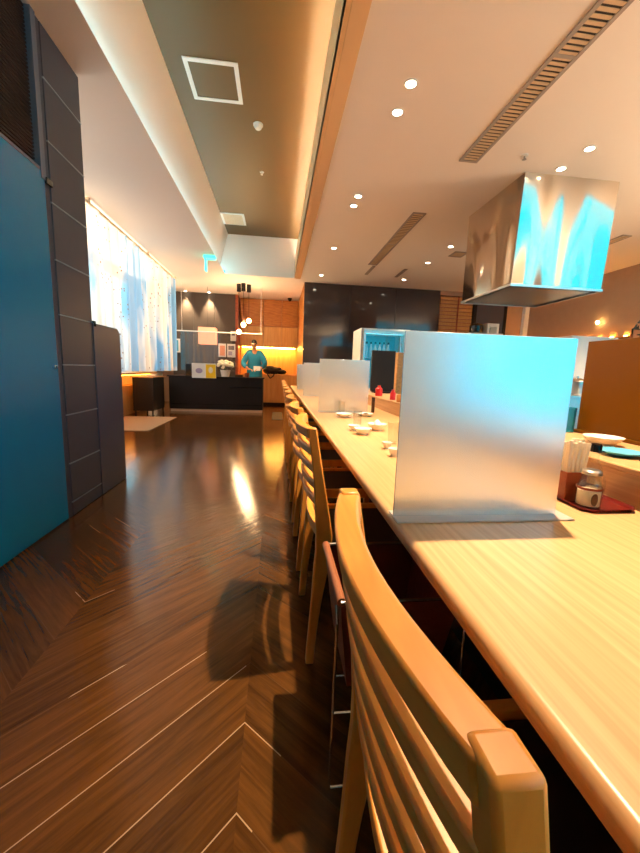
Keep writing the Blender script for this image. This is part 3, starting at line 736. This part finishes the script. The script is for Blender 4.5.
LIGHTS = []
def downlight(x, y, z, label, energy, spot=78, col=(1, .74, .45), tilt=None, group='round downlights in the ceiling', r=.035):
    t_ = thing('downlight', label, 'downlight', (x, y, z), group)
    part('trim_ring', MB().lathe(x, y, [(r, z-.001), (r+.014, z-.001), (r+.012, z-.006), (r, z-.006)], 20), M['white_plastic'], t_)
    part('lens', MB().lathe(x, y, [(0, z-.001), (r, z-.001), (r, z-.003), (0, z-.003)], 20), M['lamp'], t_)
    ld = bpy.data.lights.new('downlight_beam', 'SPOT'); ld.energy = energy; ld.spot_size = math.radians(spot); ld.spot_blend = .8; ld.color = col; ld.shadow_soft_size = .03
    lo_ = bpy.data.objects.new('downlight_beam', ld); C.objects.link(lo_); lo_.location = (x, y, z-.02)
    if tilt: lo_.rotation_euler = tilt
    LIGHTS.append(lo_)
rowA = [1.30, 2.725, 3.007, 4.376, 4.62, 6.17, 7.9]
for i, y in enumerate(rowA): downlight(.88 if y < 2 else .862, y, CZ, ('round ceiling downlight overhead, above the picture edge over the nearest screen' if i == 0 else 'round ceiling downlight above the counter, %s from the camera in its row' % ORD[i-1]), 115 if y > 1.5 else 420)
rowB = [3.163, 3.483, 5.71, 6.58, 7.83]
for i, y in enumerate(rowB): downlight(2.59, y, CZ, 'round ceiling downlight in the kitchen row, %s from the camera' % ORD[i], 160)
for i, x in enumerate((-2.42, -1.82)): downlight(x, 10.40, CZ, '%s of two downlights washing the grey reception wall' % ('left' if i == 0 else 'right'), 300, 64, group=None)
downlight(4.45, 3.9, CZ, 'added unseen downlight brightening the white kitchen cabinet, right of the hood', 260)  # lamp out of view, added to brighten the white cabinet front
for i, (x, y) in enumerate(((4.9, 7.2), (4.9, 5.9))): downlight(x, y, CZ, 'downlight near the far right wall, %s one' % ('farther' if i == 0 else 'nearer'), 140)

# LED strips hidden in the coves
ls = thing('cove_lamp', 'hidden cool light strip glowing along the left side of the ceiling coffer', 'light strip', (-1.2, 3, CZ))
part('led', MB().box(-1.22, -1.19, YF+.1, 8.2, CZ+.008, CZ+.03), M['led_cool'], ls)
ls2 = thing('cove_lamp', 'hidden warm light strip glowing along the right side of the ceiling coffer', 'light strip', (.41, 3, CZ))
part('led', MB().box(.40, .42, YF+.1, 8.2, CZ+.24, CZ+.26), M['led_warm'], ls2)

# exit sign
ex = thing('exit_sign', 'small green lit exit sign hanging under the left ceiling soffit', 'sign', (-1.2, 7.1, CZ))
part('housing', MB().box(-1.32, -1.12, 7.02, 7.16, CZ-.05, CZ-.001), M['exit'], ex, .006)
part('face', MB().box(-1.30, -1.275, 7.03, 7.15, CZ-.26, CZ-.05), M['exit'], ex, .003)

wl = thing('wall_light_ledge', 'slim ledge with amber uplights along the far right wall', 'light ledge', (5.9, 7, 1.77))
part('shelf', MB().box(5.84, 5.949, 5.2, 8.45, 1.77, 1.80), M['wood_panel'], wl)
for i in range(12): part('uplight', MB().box(5.925, 5.94, 5.3+i*.27, 5.36+i*.27, 1.8005, 1.815), M['led_up'], wl)
gl_ = thing('wall_lamp', 'small round lit lamp on the far right wall', 'lamp', (5.88, 6.43, 2.1))
part('globe', MB().ball((5.88, 6.43, 2.1), .032), M['bulb'], gl_)
part('stem', MB().tube([(5.90, 6.43, 2.1), (5.949, 6.43, 2.1)], .01, 8), M['steel_plain'], gl_)

# dome cameras
for x, y, lab in ((.31, 10.6, 'small dark dome camera on the ceiling near the wood cabinets'), (4.25, 8.35, 'small dark dome camera on the ceiling by the bamboo screen')):
    t_ = thing('ceiling_camera', lab, 'camera', (x, y, CZ))
    part('base', MB().lathe(x, y, [(0, CZ+.001), (.06, CZ+.001), (.06, CZ-.03), (0, CZ-.03)]), M['black'], t_)
    part('dome', MB().ball((x, y, CZ-.035), .05, (1, 1, 1)), M['blackgloss'], t_)

# ------------------------------------------------------------------ reception
rc = thing('reception_counter', 'long dark reception counter across the far end of the room', 'counter', (-1.45, 9.1, 0))
part('body', MB().box(-2.47, -.34, 8.86, 9.4, .06, .80), M['black'], rc, .004)
part('top', MB().box(-2.5, -.31, 8.83, 9.45, .80, .826), M['black'], rc, .004)
part('plinth', MB().box(-2.45, -.36, 8.89, 9.38, 0, .06), M['chrome_rail'], rc)
part('groove', MB().box(-1.1, -.36, 8.852, 8.862, .58, .60), M['blackgloss'], rc)
part('groove', MB().box(-2.4, -.36, 8.852, 8.862, .17, .18), M['blackgloss'], rc)
sdk = thing('side_desk', 'small dark desk on thin legs left of the reception counter', 'desk', (-2.75, 8.1, 0))
part('cabinet', MB().box(-2.93, -2.53, 7.95, 8.7, .10, .78), M['black'], sdk, .003)
part('desk_top', MB().box(-2.96, -2.5, 7.92, 8.74, .78, .80), M['wood_panel'], sdk, .003)
for x in (-2.91, -2.57):
    for y in (7.97, 8.66): part('leg', MB().box(x, x+.025, y, y+.025, 0, .10), M['black'], sdk)
tag(MB().box(-3.0, -2.02, 6.06, 7.75, .001, .012).build('floor_mat', M['mat'], None, (-2.5, 6.9, 0), .003), 'grey rectangular mat on the floor before the side desk', 'mat')
tag(MB().box(-.10, .13, 7.66, 9.05, .0005, .004).build('floor_hatch', M['black'], None, (0, 8.3, 0)), 'dark flat strip set on the floor before the wood counter', 'floor hatch')
# sign leaning against the counter
sg = thing('menu_sign', 'white and yellow printed sign propped on the front edge of the reception counter', 'sign', (-1.67, 8.80, .80))
part('board', MB().box(-1.94, -1.40, 8.80, 8.81, .785, 1.12), M['white_plastic'], sg)
part('yellow_field', MB().box(-1.63, -1.41, 8.796, 8.80, .79, 1.10), M['yellow'], sg)
part('print', MB().ball((-1.78, 8.799, .95), .06, (1.3, .05, 1), 12, 8), M['lilac'], sg)
part('print', MB().ball((-1.52, 8.795, .97), .05, (1, .05, 1.4), 12, 8), M['petal'], sg)
tag(MB().box(-2.12, -1.98, 8.95, 9.2, .8265, 1.10).build('monitor_back', M['blackgloss'], None, (-2.05, 9.05, .83), .01), 'black till monitor at the left end of the reception counter', 'monitor')
tag(MB().box(-1.94, -1.45, 9.2, 9.4, .8265, 1.13).build('till', M['black'], None, (-1.7, 9.3, .83), .02), 'black till machine behind the white and yellow sign', 'till')
vs = thing('flower_pot', 'white bunch of flowers in a white pot on the reception counter', 'flowers', (-1.25, 9.0, .8265))
part('pot', MB().lathe(-1.22, 9.0, [(0, .8265), (.09, .8265), (.12, .98), (.1, .98), (0, .95)]), M['white_gloss'], vs)
b = MB()
for i in range(46):
    a = random.uniform(0, 2*PI); rr = .2*math.sqrt(random.random()); 
    b.ball((-1.24+rr*math.cos(a), 9.0+.6*rr*math.sin(a), 1.05+.12*math.sqrt(max(0, 1-(rr/.2)**2))+random.uniform(-.04, .02)), random.uniform(.035, .055), (1, 1, .8), 7, 5)
part('blossom', b, M['petal'], vs)
part('stems', MB().tube([(-1.24, 9.0, .96), (-1.24, 9.0, 1.08)], .03), M['leafgreen'], vs)
tag(MB().box(-1.0, -.82, 9.0, 9.12, .8265, .88).build('card_box', M['darkbowl'], None, (-.9, 9.05, .83), .004), 'small dark box on the reception counter, right of the flowers', 'box')
tag(MB().lathe(-.72, 9.05, [(0, .8265), (.05, .8265), (.055, .93), (0, .93)]).build('pen_cup', M['brown_box'], None, (-.72, 9.05, .83)), 'brown cup on the reception counter before the person', 'cup')
# hanging rod and clear sheet
sh = thing('clear_sheet', 'clear vinyl sheet hanging from a white rod above the reception counter', 'sheet', (-1.6, 9.47, 1.86))
part('rod', MB().tube([(-2.42, 9.47, 1.885), (-.39, 9.47, 1.885)], .014), M['white_plastic'], sh)
part('sheet', MB().box(-2.34, -.95, 9.467, 9.471, .95, 1.872), M['plastic_sheet'], sh)
for x in (-2.3, -.42): part('cord', MB().tube([(x, 9.47, 1.89), (x, 9.47, CZ-.001)], .004, 6), M['white_plastic'], sh)
ls_ = thing('hanging_shade', 'square salmon pink lamp shade hanging over the reception counter', 'lamp', (-1.7, 9.6, 1.6))
b = MB(); b.box(-1.94, -1.53, 9.55, 9.56, 1.6, 2.0); b.box(-1.94, -1.53, 9.84, 9.85, 1.6, 2.0); b.box(-1.94, -1.93, 9.56, 9.84, 1.6, 2.0); b.box(-1.54, -1.53, 9.56, 9.84, 1.6, 2.0)
part('shade', b, M['pink'], ls_)
part('bulb', MB().ball((-1.735, 9.7, 1.82), .04), M['bulb'], ls_)
part('cord', MB().tube([(-1.735, 9.7, 1.86), (-1.735, 9.7, CZ-.001)], .004, 6), M['black'], ls_)
# notices
def notice(x0, x1, z0, z1, label, blocks):
    t_ = thing('wall_notice', label, 'notice', ((x0+x1)/2, 10.498, z0), 'paper notices on the grey wall')
    part('sheet', MB().box(x0, x1, 10.492, 10.498, z0, z1), M['white_plastic'], t_)
    for a, b_, c_, d_, m in blocks: part('print', MB().box(x0+(x1-x0)*a, x0+(x1-x0)*b_, 10.489, 10.492, z0+(z1-z0)*c_, z0+(z1-z0)*d_), M[m], t_)
notice(-1.28, -1.13, 1.76, 2.02, 'small white paper notice high on the grey wall beside the wood cabinets', [(.2, .8, .55, .8, 'ink')])
notice(-1.6, -1.40, 1.32, 1.68, 'pinkish printed notice on the grey wall, left of a pair', [(.15, .85, .1, .85, 'pink_print')])
notice(-1.37, -1.15, 1.32, 1.68, 'white printed notice on the grey wall, right of a pair', [(.15, .85, .55, .85, 'ink'), (.15, .6, .15, .45, 'lilac')])
notice(-2.72, -2.60, 1.40, 1.76, 'narrow blue and white notice beside the curtain edge', [(.1, .6, .1, .9, 'blue_china')])

# pendant lamps
PEN = [(-.925, 9.2, 1.89), (-.81, 9.1, 2.05), (-.695, 9.2, 2.155)]
for i, (x, y, z) in enumerate(PEN):
    t_ = thing('pendant_lamp', 'bare bulb pendant lamp over the reception counter, %s of three' % ('leftmost and lowest', 'middle', 'rightmost and highest')[i], 'pendant lamp', (x, y, z), 'bulb pendants over the reception')
    part('ceiling_cup', MB().lathe(x, y, [(0, CZ-.001), (.05, CZ-.001), (.05, CZ-.17), (0, CZ-.17)]), M['black'], t_)
    part('cord', MB().tube([(x, y, CZ-.17), (x, y, z+.06)], .004, 6), M['black'], t_)
    part('socket', MB().lathe(x, y, [(0, z+.1), (.018, z+.1), (.018, z+.05), (0, z+.05)], 12), M['darkbowl'], t_)
    part('bulb', MB().ball((x, y, z), .055), M['bulb'], t_)
    ld = bpy.data.lights.new('pendant_glow', 'POINT'); ld.energy = 18; ld.color = (1, .66, .34); ld.shadow_soft_size = .05
    lo_ = bpy.data.objects.new('pendant_glow', ld); C.objects.link(lo_); lo_.location = (x, y-.08, z)

# wood cabinets at the far end
for i, (a, e) in enumerate(((-1.06, -.41), (-.405, .10), (.105, .565))):
    t_ = thing('upper_cabinet', 'orange veneer upper cabinet, %s of three, on the far wall' % ('left', 'middle', 'right')[i], 'cabinet', ((a+e)/2, 11.1, 2.22), 'upper cabinets on the far wall')
    part('body', MB().box(a, e, 10.93, 11.24, 2.23, 2.975), M['wood_panel'], t_)
    part('door', MB().box(a+.003, e-.003, 10.9, 10.928, 2.24, 2.97), M['wood_panel'], t_, .002)
for i, (a, e) in enumerate(((-1.06, -.41), (-.405, .10), (.105, .565))):
    t_ = thing('wall_cupboard', 'paler wood cupboard, %s of three, above the glowing niche' % ('left', 'middle', 'right')[i], 'cabinet', ((a+e)/2, 11.1, 1.65), 'lower row of wall cupboards')
    part('body', MB().box(a, e, 10.93, 11.24, 1.655, 2.225), M['wood_light'], t_)
    part('door', MB().box(a+.003, e-.003, 10.9, 10.928, 1.66, 2.22), M['wood_light'], t_, .002)
nc = thing('niche_light', 'warm light strip under the wall cupboards at the far end', 'light strip', (-.2, 11.1, 1.64))
part('led', MB().box(-1.0, .5, 11.0, 11.05, 1.63, 1.657), M['led_niche'], nc)
struct('trim_3', MB().box(-1.06, .565, 11.2, 11.245, .9, 1.65), M['wood_light'], smooth=False)
bc = thing('back_counter', 'wood fronted low counter under the glowing niche', 'counter', (-.25, 10.9, 0))
part('body', MB().box(-1.06, .565, 10.75, 11.2, .08, .86), M['wood_light'], bc, .003)
part('top', MB().box(-1.06, .565, 10.72, 11.2, .86, .89), M['wood_light'], bc, .003)
part('plinth', MB().box(-1.06, .565, 10.80, 11.2, 0, .08), M['black'], bc)
bg = thing('shoulder_bag', 'black soft bag slumped on the wood counter at the far end', 'bag', (-.1, 10.85, .89))
b = MB()
for (x, y, z, r, s) in ((-.27, 10.87, .99, .11, (1.3, .9, .89)), (-.1, 10.88, 1.0, .13, (1.6, .9, .83)), (.12, 10.87, .965, .1, (1.5, 1, .73)), (-.2, 10.86, 1.07, .09, (1.7, .9, .7)), (.03, 10.86, 1.05, .06, (1.6, 1, .8))): b.ball((x, y, z), r, s)
part('body', b, M['blackcloth'], bg)
part('strap', MB().tube([(-.3, 10.78, .95), (-.26, 10.70, .86), (-.2, 10.69, .78), (-.12, 10.70, .84), (-.06, 10.78, .95)], .018), M['blackcloth'], bg)

# ------------------------------------------------------------------ baggage basket between the first two chairs
bk = thing('baggage_basket', 'brown leather baggage basket on a thin wire stand between the first two chairs', 'basket', (.30, .93, 0))
b = MB(); r = .0035
for y, xa in ((.778, .150), (1.12, .22)):
    b.tube([(xa, y, .46), (xa-.003, y, .02), (xa, y, .004), (.47, y, .004), (.473, y, .02), (.47, y, .46)], r, 8)
    b.tube([(xa-.002, y, .22), (.47, y, .22)], r*.8, 8)
for x in (.150, .47):
    b.tube([(x, .778, .46), (x, .80, .495)], r, 8); b.tube([(max(x, .22), 1.12, .46), (max(x, .22), 1.10, .495)], r, 8)
b.tube([(.472, .778, .10), (.472, 1.12, .10)], r, 8); b.tube([(.160, .80, .50), (.46, .80, .50)], .005, 8); b.tube([(.160, 1.10, .50), (.46, 1.10, .50)], .005, 8)
part('wire_stand', b, M['chrome'], bk)
b = MB()
b.loft([[Vector((x, y, z)) for x, y in ((.162+i, .802+i), (.458-i, .802+i), (.458-i, 1.098-i), (.162+i, 1.098-i))] for z, i in ((.496, 0), (.44, .004), (.24, .03), (.24, .034), (.44, .009), (.49, .006))], cap=False)
b.box(.194, .426, .834, 1.066, .238, .243)
part('sling', b, M['leather'], bk)
for x in (.163, .457): part('rim', MB().tube([(x, .80, .50), (x, 1.10, .50)], .0115, 10), M['leather_rim'], bk)

# ------------------------------------------------------------------ people
def skin_mesh(nodes, edges, sub=2):
    me = bpy.data.meshes.new('tmp'); me.from_pydata([n[0] for n in nodes], edges, [])
    ob = bpy.data.objects.new('tmp', me); C.objects.link(ob)
    ob.modifiers.new('s', 'SKIN')
    for i, n in enumerate(nodes):
        sv_ = me.skin_vertices[0].data[i]; rr = n[1] if isinstance(n[1], tuple) else (n[1], n[1]); sv_.radius = rr; sv_.use_root = (i == 0)
    m = ob.modifiers.new('u', 'SUBSURF'); m.levels = sub; m.render_levels = sub
    dg = bpy.context.evaluated_depsgraph_get(); dg.update()
    out = bpy.data.meshes.new_from_object(ob.evaluated_get(dg))
    bpy.data.objects.remove(ob); bpy.data.meshes.remove(me)
    return out
def face_head(b, c, yaw, pitch, s=1.):
    """adds a head with face at c (centre of skull); faces -Y before the turn"""
    mx = Matrix.Translation(c) @ Matrix.Rotation(yaw, 4, 'Z') @ Matrix.Rotation(pitch, 4, 'X') @ Matrix.Scale(s, 4)
    h = MB(); rings = []
    prof = [(-.118, .022, .02, -.05), (-.105, .045, .05, -.035), (-.07, .058, .075, -.018), (-.03, .068, .09, -.005), (.01, .073, .098, 0), (.05, .073, .1, .004), (.085, .062, .085, .006), (.108, .04, .055, .006), (.118, .012, .016, .006)]
    for z, a, e, oy in prof:
        rings.append([mx @ Vector((a*math.cos(k*PI/10), oy + e*math.sin(k*PI/10), z)) for k in range(20)])
    b.mi = 0; b.loft(rings)
    # nose, ears, lips
    b.loft([[mx @ Vector(p) for p in ((-.008, -.098, .02), (.008, -.098, .02), (0, -.09, .02))], [mx @ Vector(p) for p in ((-.016, -.1, -.028), (.016, -.1, -.028), (0, -.122, -.024))]])
    for sx in (-1, 1):
        b.loft([[mx @ Vector((sx*(.07+.012*t_), .008+.022*math.cos(k*PI/5), -.005+.03*math.sin(k*PI/5))) for k in range(10)] for t_ in (0, 1)])
    b.mi = 2
    b.loft([[mx @ Vector((.024*math.cos(k*PI/5), -.089-d_, -.055+.006*math.sin(k*PI/5))) for k in range(10)] for d_ in (0, .006)])
    b.mi = 1
    for sx in (-1, 1):
        b.loft([[mx @ Vector((sx*.031+.013*math.cos(k*PI/5), -.092-d_, .014+.006*math.sin(k*PI/5))) for k in range(10)] for d_ in (-.006, .003)])
        b.loft([[mx @ Vector((sx*.031+.017*math.cos(k*PI/5), -.093-d_, .033+.003*math.sin(k*PI/5))) for k in range(10)] for d_ in (-.006, .003)])
    return mx
def hair_mesh(mx):
    h = MB(); rings = []
    for i in range(9):
        ph = i/8; z = .125*math.cos(ph*PI*.56) + .004
        w = math.sin(ph*PI*.56)
        ring = []
        for k in range(24):
            a = k*PI/12; sy_ = math.sin(a)
            zz = z
            if sy_ < -.25: zz = max(z, .058)     # fringe stops above the brow
            ring.append(mx @ Vector((.081*w*math.cos(a), .006+.108*w*sy_, zz)))
        rings.append(ring)
    h.loft(rings); return h
M['lips'] = mat('lips', (168, 96, 84), .5)
def hand_nodes(base, direction, palm_n, nodes, edges, wrist, s=1., curl=.5):
    """palm node plus five bent finger chains"""
    d_ = Vector(direction).normalized(); n_ = Vector(palm_n).normalized(); side = d_.cross(n_).normalized()
    p = Vector(base); i0 = len(nodes)
    nodes.append((p + d_*.045*s, (.026*s, .014*s))); edges.append((wrist, i0))
    for k, (off, ln) in enumerate(((-.03, .06), (-.01, .072), (.01, .068), (.028, .055))):
        q = p + d_*.085*s + side*off*s; prev = i0
        for j, fr_ in enumerate((0., .4, .75, 1.)):
            ang = curl*j
            q2 = q + (d_*math.cos(ang*.6)+n_*math.sin(ang*.6))*ln*fr_*s
            nodes.append((q2, .0088*s)); edges.append((prev, len(nodes)-1)); prev = len(nodes)-1
    prev = i0
    for j, (a_, o_) in enumerate(((.03, -.035), (.055, -.055), (.08, -.06))):
        nodes.append((p + d_*a_*s + side*o_*s + n_*.012*j*s, .0095*s)); edges.append((prev, len(nodes)-1)); prev = len(nodes)-1

def person(name, label, o, hip, chest, neck, head, yaw, pitch, arms, legs, garments, hair_m='hair'):
    root = thing(name, label, 'person', o)
    o = Vector(o)
    nodes, edges = [], []
    def add(p, r, prev=None):
        nodes.append((Vector(p), r)); i = len(nodes)-1
        if prev is not None: edges.append((prev, i))
        return i
    hp = add(hip, (.15, .105)); w_ = add((Vector(hip)+Vector(chest))/2, (.125, .095), hp); ch_ = add(chest, (.15, .105), w_); nk = add(neck, .052, ch_); hd_ = add(Vector(neck)*.4+Vector(head)*.6, .05, nk)
    for sh_, el, wr_, dirn, pn in arms:
        a = add(sh_, .058, ch_); b_ = add(el, .042, a); c_ = add(wr_, .027, b_)
        hand_nodes(wr_, dirn, pn, nodes, edges, c_)
    for kn0, kn, an, toe in legs:
        a = add(kn0, .085, hp); b_ = add(kn, .058, a); c_ = add(an, .04, b_); add(toe, .036, c_)
    me = skin_mesh(nodes, edges)
    b = MB(); b.bm.from_mesh(me); bpy.data.meshes.remove(me)
    for f in b.bm.faces: f.material_index = 0
    mx = face_head(b, Vector(head), yaw, pitch)
    part('body', b, [M['skin'], M['hair'], M['lips']], root, angle=180)
    part('hair', hair_mesh(mx), M[hair_m], root, angle=180)
    for gname, gm, gn, ge in garments:
        g_ = skin_mesh(gn, ge); b = MB(); b.bm.from_mesh(g_); bpy.data.meshes.remove(g_)
        for f in b.bm.faces: f.material_index = 0
        part(gname, b, M[gm], root, angle=180)
    return root
# the person at the reception in a blue gown, leaning forward
px, py = -.60, 9.95
V = Vector
person('person', 'person in a loose blue gown bending over behind the reception counter, holding a white paper', (px, py, 0),
       (px, py+.05, .95), (px, py-.02, 1.38), (px, py-.08, 1.50), (px, py-.19, 1.645), 0, .75,
       [((px-.17, py-.02, 1.44), (px-.29, py-.08, 1.16), (px-.14, py-.27, 1.02), (.8, -.5, -.05), (0, -.2, -1)),
        ((px+.17, py-.02, 1.44), (px+.29, py-.08, 1.16), (px+.14, py-.27, 1.02), (-.8, -.5, -.05), (0, -.2, -1))],
       [((px-.1, py+.05, .84), (px-.11, py+.03, .48), (px-.11, py+.06, .08), (px-.12, py-.08, .04)),
        ((px+.1, py+.05, .84), (px+.11, py+.03, .48), (px+.11, py+.06, .08), (px+.12, py-.08, .04))],
       [('gown', 'blue_cloth',
         [(V((px, py+.05, .95)), (.22, .16)), (V((px, py+.02, 1.18)), (.19, .14)), (V((px, py-.02, 1.36)), (.18, .14)), (V((px, py-.05, 1.51)), (.12, .10)),
          (V((px-.17, py-.02, 1.42)), .10), (V((px-.29, py-.08, 1.16)), .08), (V((px-.19, py-.22, 1.05)), .05),
          (V((px+.17, py-.02, 1.42)), .10), (V((px+.29, py-.08, 1.16)), .08), (V((px+.19, py-.22, 1.05)), .05), (V((px, py+.05, .62)), (.24, .18))],
         [(0, 1), (1, 2), (2, 3), (2, 4), (4, 5), (5, 6), (2, 7), (7, 8), (8, 9), (0, 10)]),
        ('trousers', 'black', [(V((px, py+.05, .70)), .13), (V((px-.11, py+.03, .48)), .08), (V((px-.11, py+.06, .1)), .065), (V((px+.11, py+.03, .48)), .08), (V((px+.11, py+.06, .1)), .065)], [(0, 1), (1, 2), (0, 3), (3, 4)])])
tag(MB().box(px+.0, px+.17, py-.35, py-.345, .985, 1.10).build('paper_slip', M['white_cloth'], None, (px+.09, py-.4, 1.0)), 'white paper held by the person in the blue gown', 'paper')
# the cook behind the amber panel
qx, qy = 2.14, 2.02
person('person', 'dark haired cook behind the amber panel, head showing at the right edge', (qx, qy, 0),
       (qx, qy, .80), (qx, qy-.03, 1.08), (qx-.01, qy-.05, 1.20), (qx-.02, qy-.07, 1.30), -.9, .25,
       [((qx-.17, qy-.03, 1.1), (qx-.24, qy-.1, .9), (qx-.2, qy-.28, .86), (0, -1, -.1), (0, -.1, -1)),
        ((qx+.17, qy-.03, 1.1), (qx+.24, qy-.1, .9), (qx+.12, qy-.28, .86), (-.1, -1, -.1), (0, -.1, -1))],
       [((qx-.1, qy, .72), (qx-.11, qy-.08, .42), (qx-.11, qy+.05, .07), (qx-.12, qy-.1, .035)),
        ((qx+.1, qy, .72), (qx+.11, qy-.08, .42), (qx+.11, qy+.05, .07), (qx+.12, qy-.1, .035))],
       [('jacket', 'white_cloth',
         [(V((qx, qy, .78)), (.18, .13)), (V((qx, qy-.02, .95)), (.165, .12)), (V((qx, qy-.03, 1.1)), (.165, .12)), (V((qx-.01, qy-.045, 1.17)), (.08, .075)),
          (V((qx-.17, qy-.03, 1.1)), .075), (V((qx-.24, qy-.1, .9)), .06), (V((qx-.21, qy-.22, .87)), .045),
          (V((qx+.17, qy-.03, 1.1)), .075), (V((qx+.24, qy-.1, .9)), .06), (V((qx+.15, qy-.22, .87)), .045)],
         [(0, 1), (1, 2), (2, 3), (2, 4), (4, 5), (5, 6), (2, 7), (7, 8), (8, 9)]),
        ('trousers', 'black', [(V((qx, qy, .74)), .14), (V((qx-.11, qy-.08, .42)), .08), (V((qx-.11, qy+.05, .1)), .065), (V((qx+.11, qy-.08, .42)), .08), (V((qx+.11, qy+.05, .1)), .065)], [(0, 1), (1, 2), (0, 3), (3, 4)])])

# ------------------------------------------------------------------ daylight
wd = bpy.data.worlds.new('sky'); bpy.context.scene.world = wd; wd.use_nodes = True
nt = wd.node_tree; bgn = nt.nodes['Background']
tc = nt.nodes.new('ShaderNodeTexCoord'); sx = nt.nodes.new('ShaderNodeSeparateXYZ'); rp = nt.nodes.new('ShaderNodeValToRGB')
nt.links.new(tc.outputs['Generated'], sx.inputs[0]); nt.links.new(sx.outputs[2], rp.inputs[0])
e = rp.color_ramp.elements
e[0].position = .0; e[0].color = (16., 10.2, 5.4, 1); e[1].position = .38; e[1].color = (0., .7, .95, 1)  # strong warm glow below the horizon, added to light the ceiling
for p_, c_ in ((.27, (16., 10.2, 5.4, 1)), (.32, (3., 2.4, 1.8, 1)), (.75, (0., .68, .95, 1))):
    q_ = rp.color_ramp.elements.new(p_); q_.color = c_
ma = nt.nodes.new('ShaderNodeMath'); ma.operation = 'MULTIPLY_ADD'; ma.inputs[1].default_value = .5; ma.inputs[2].default_value = .5
nt.links.new(sx.outputs[2], ma.inputs[0]); nt.links.new(ma.outputs[0], rp.inputs[0])
# bright hazy sky on the window side to the left
mr = nt.nodes.new('ShaderNodeMapRange'); mr.inputs[1].default_value = -.2; mr.inputs[2].default_value = -.7; nt.links.new(sx.outputs[0], mr.inputs[0])
mxw = nt.nodes.new('ShaderNodeMix'); mxw.data_type = 'RGBA'; nt.links.new(mr.outputs[0], mxw.inputs[0]); nt.links.new(rp.outputs[0], mxw.inputs[6]); mxw.inputs[7].default_value = (1.35, 1.28, 1.12, 1)
nt.links.new(mxw.outputs[2], bgn.inputs[0]); bgn.inputs[1].default_value = 1.6

# ------------------------------------------------------------------ render look
for o_ in list(bpy.data.objects):
    if '_o' in o_: del o_['_o']
S = bpy.context.scene
S.view_settings.view_transform = 'Standard'; S.view_settings.look = 'None'; S.view_settings.gamma = 1; S.view_settings.exposure = 0.76
S.cycles.max_bounces = 10; S.cycles.diffuse_bounces = 5; S.cycles.transmission_bounces = 10; S.cycles.transparent_max_bounces = 8
S.cycles.sample_clamp_indirect = 6; S.cycles.caustics_refractive = True; S.cycles.caustics_reflective = False
S.cycles.use_denoising = True
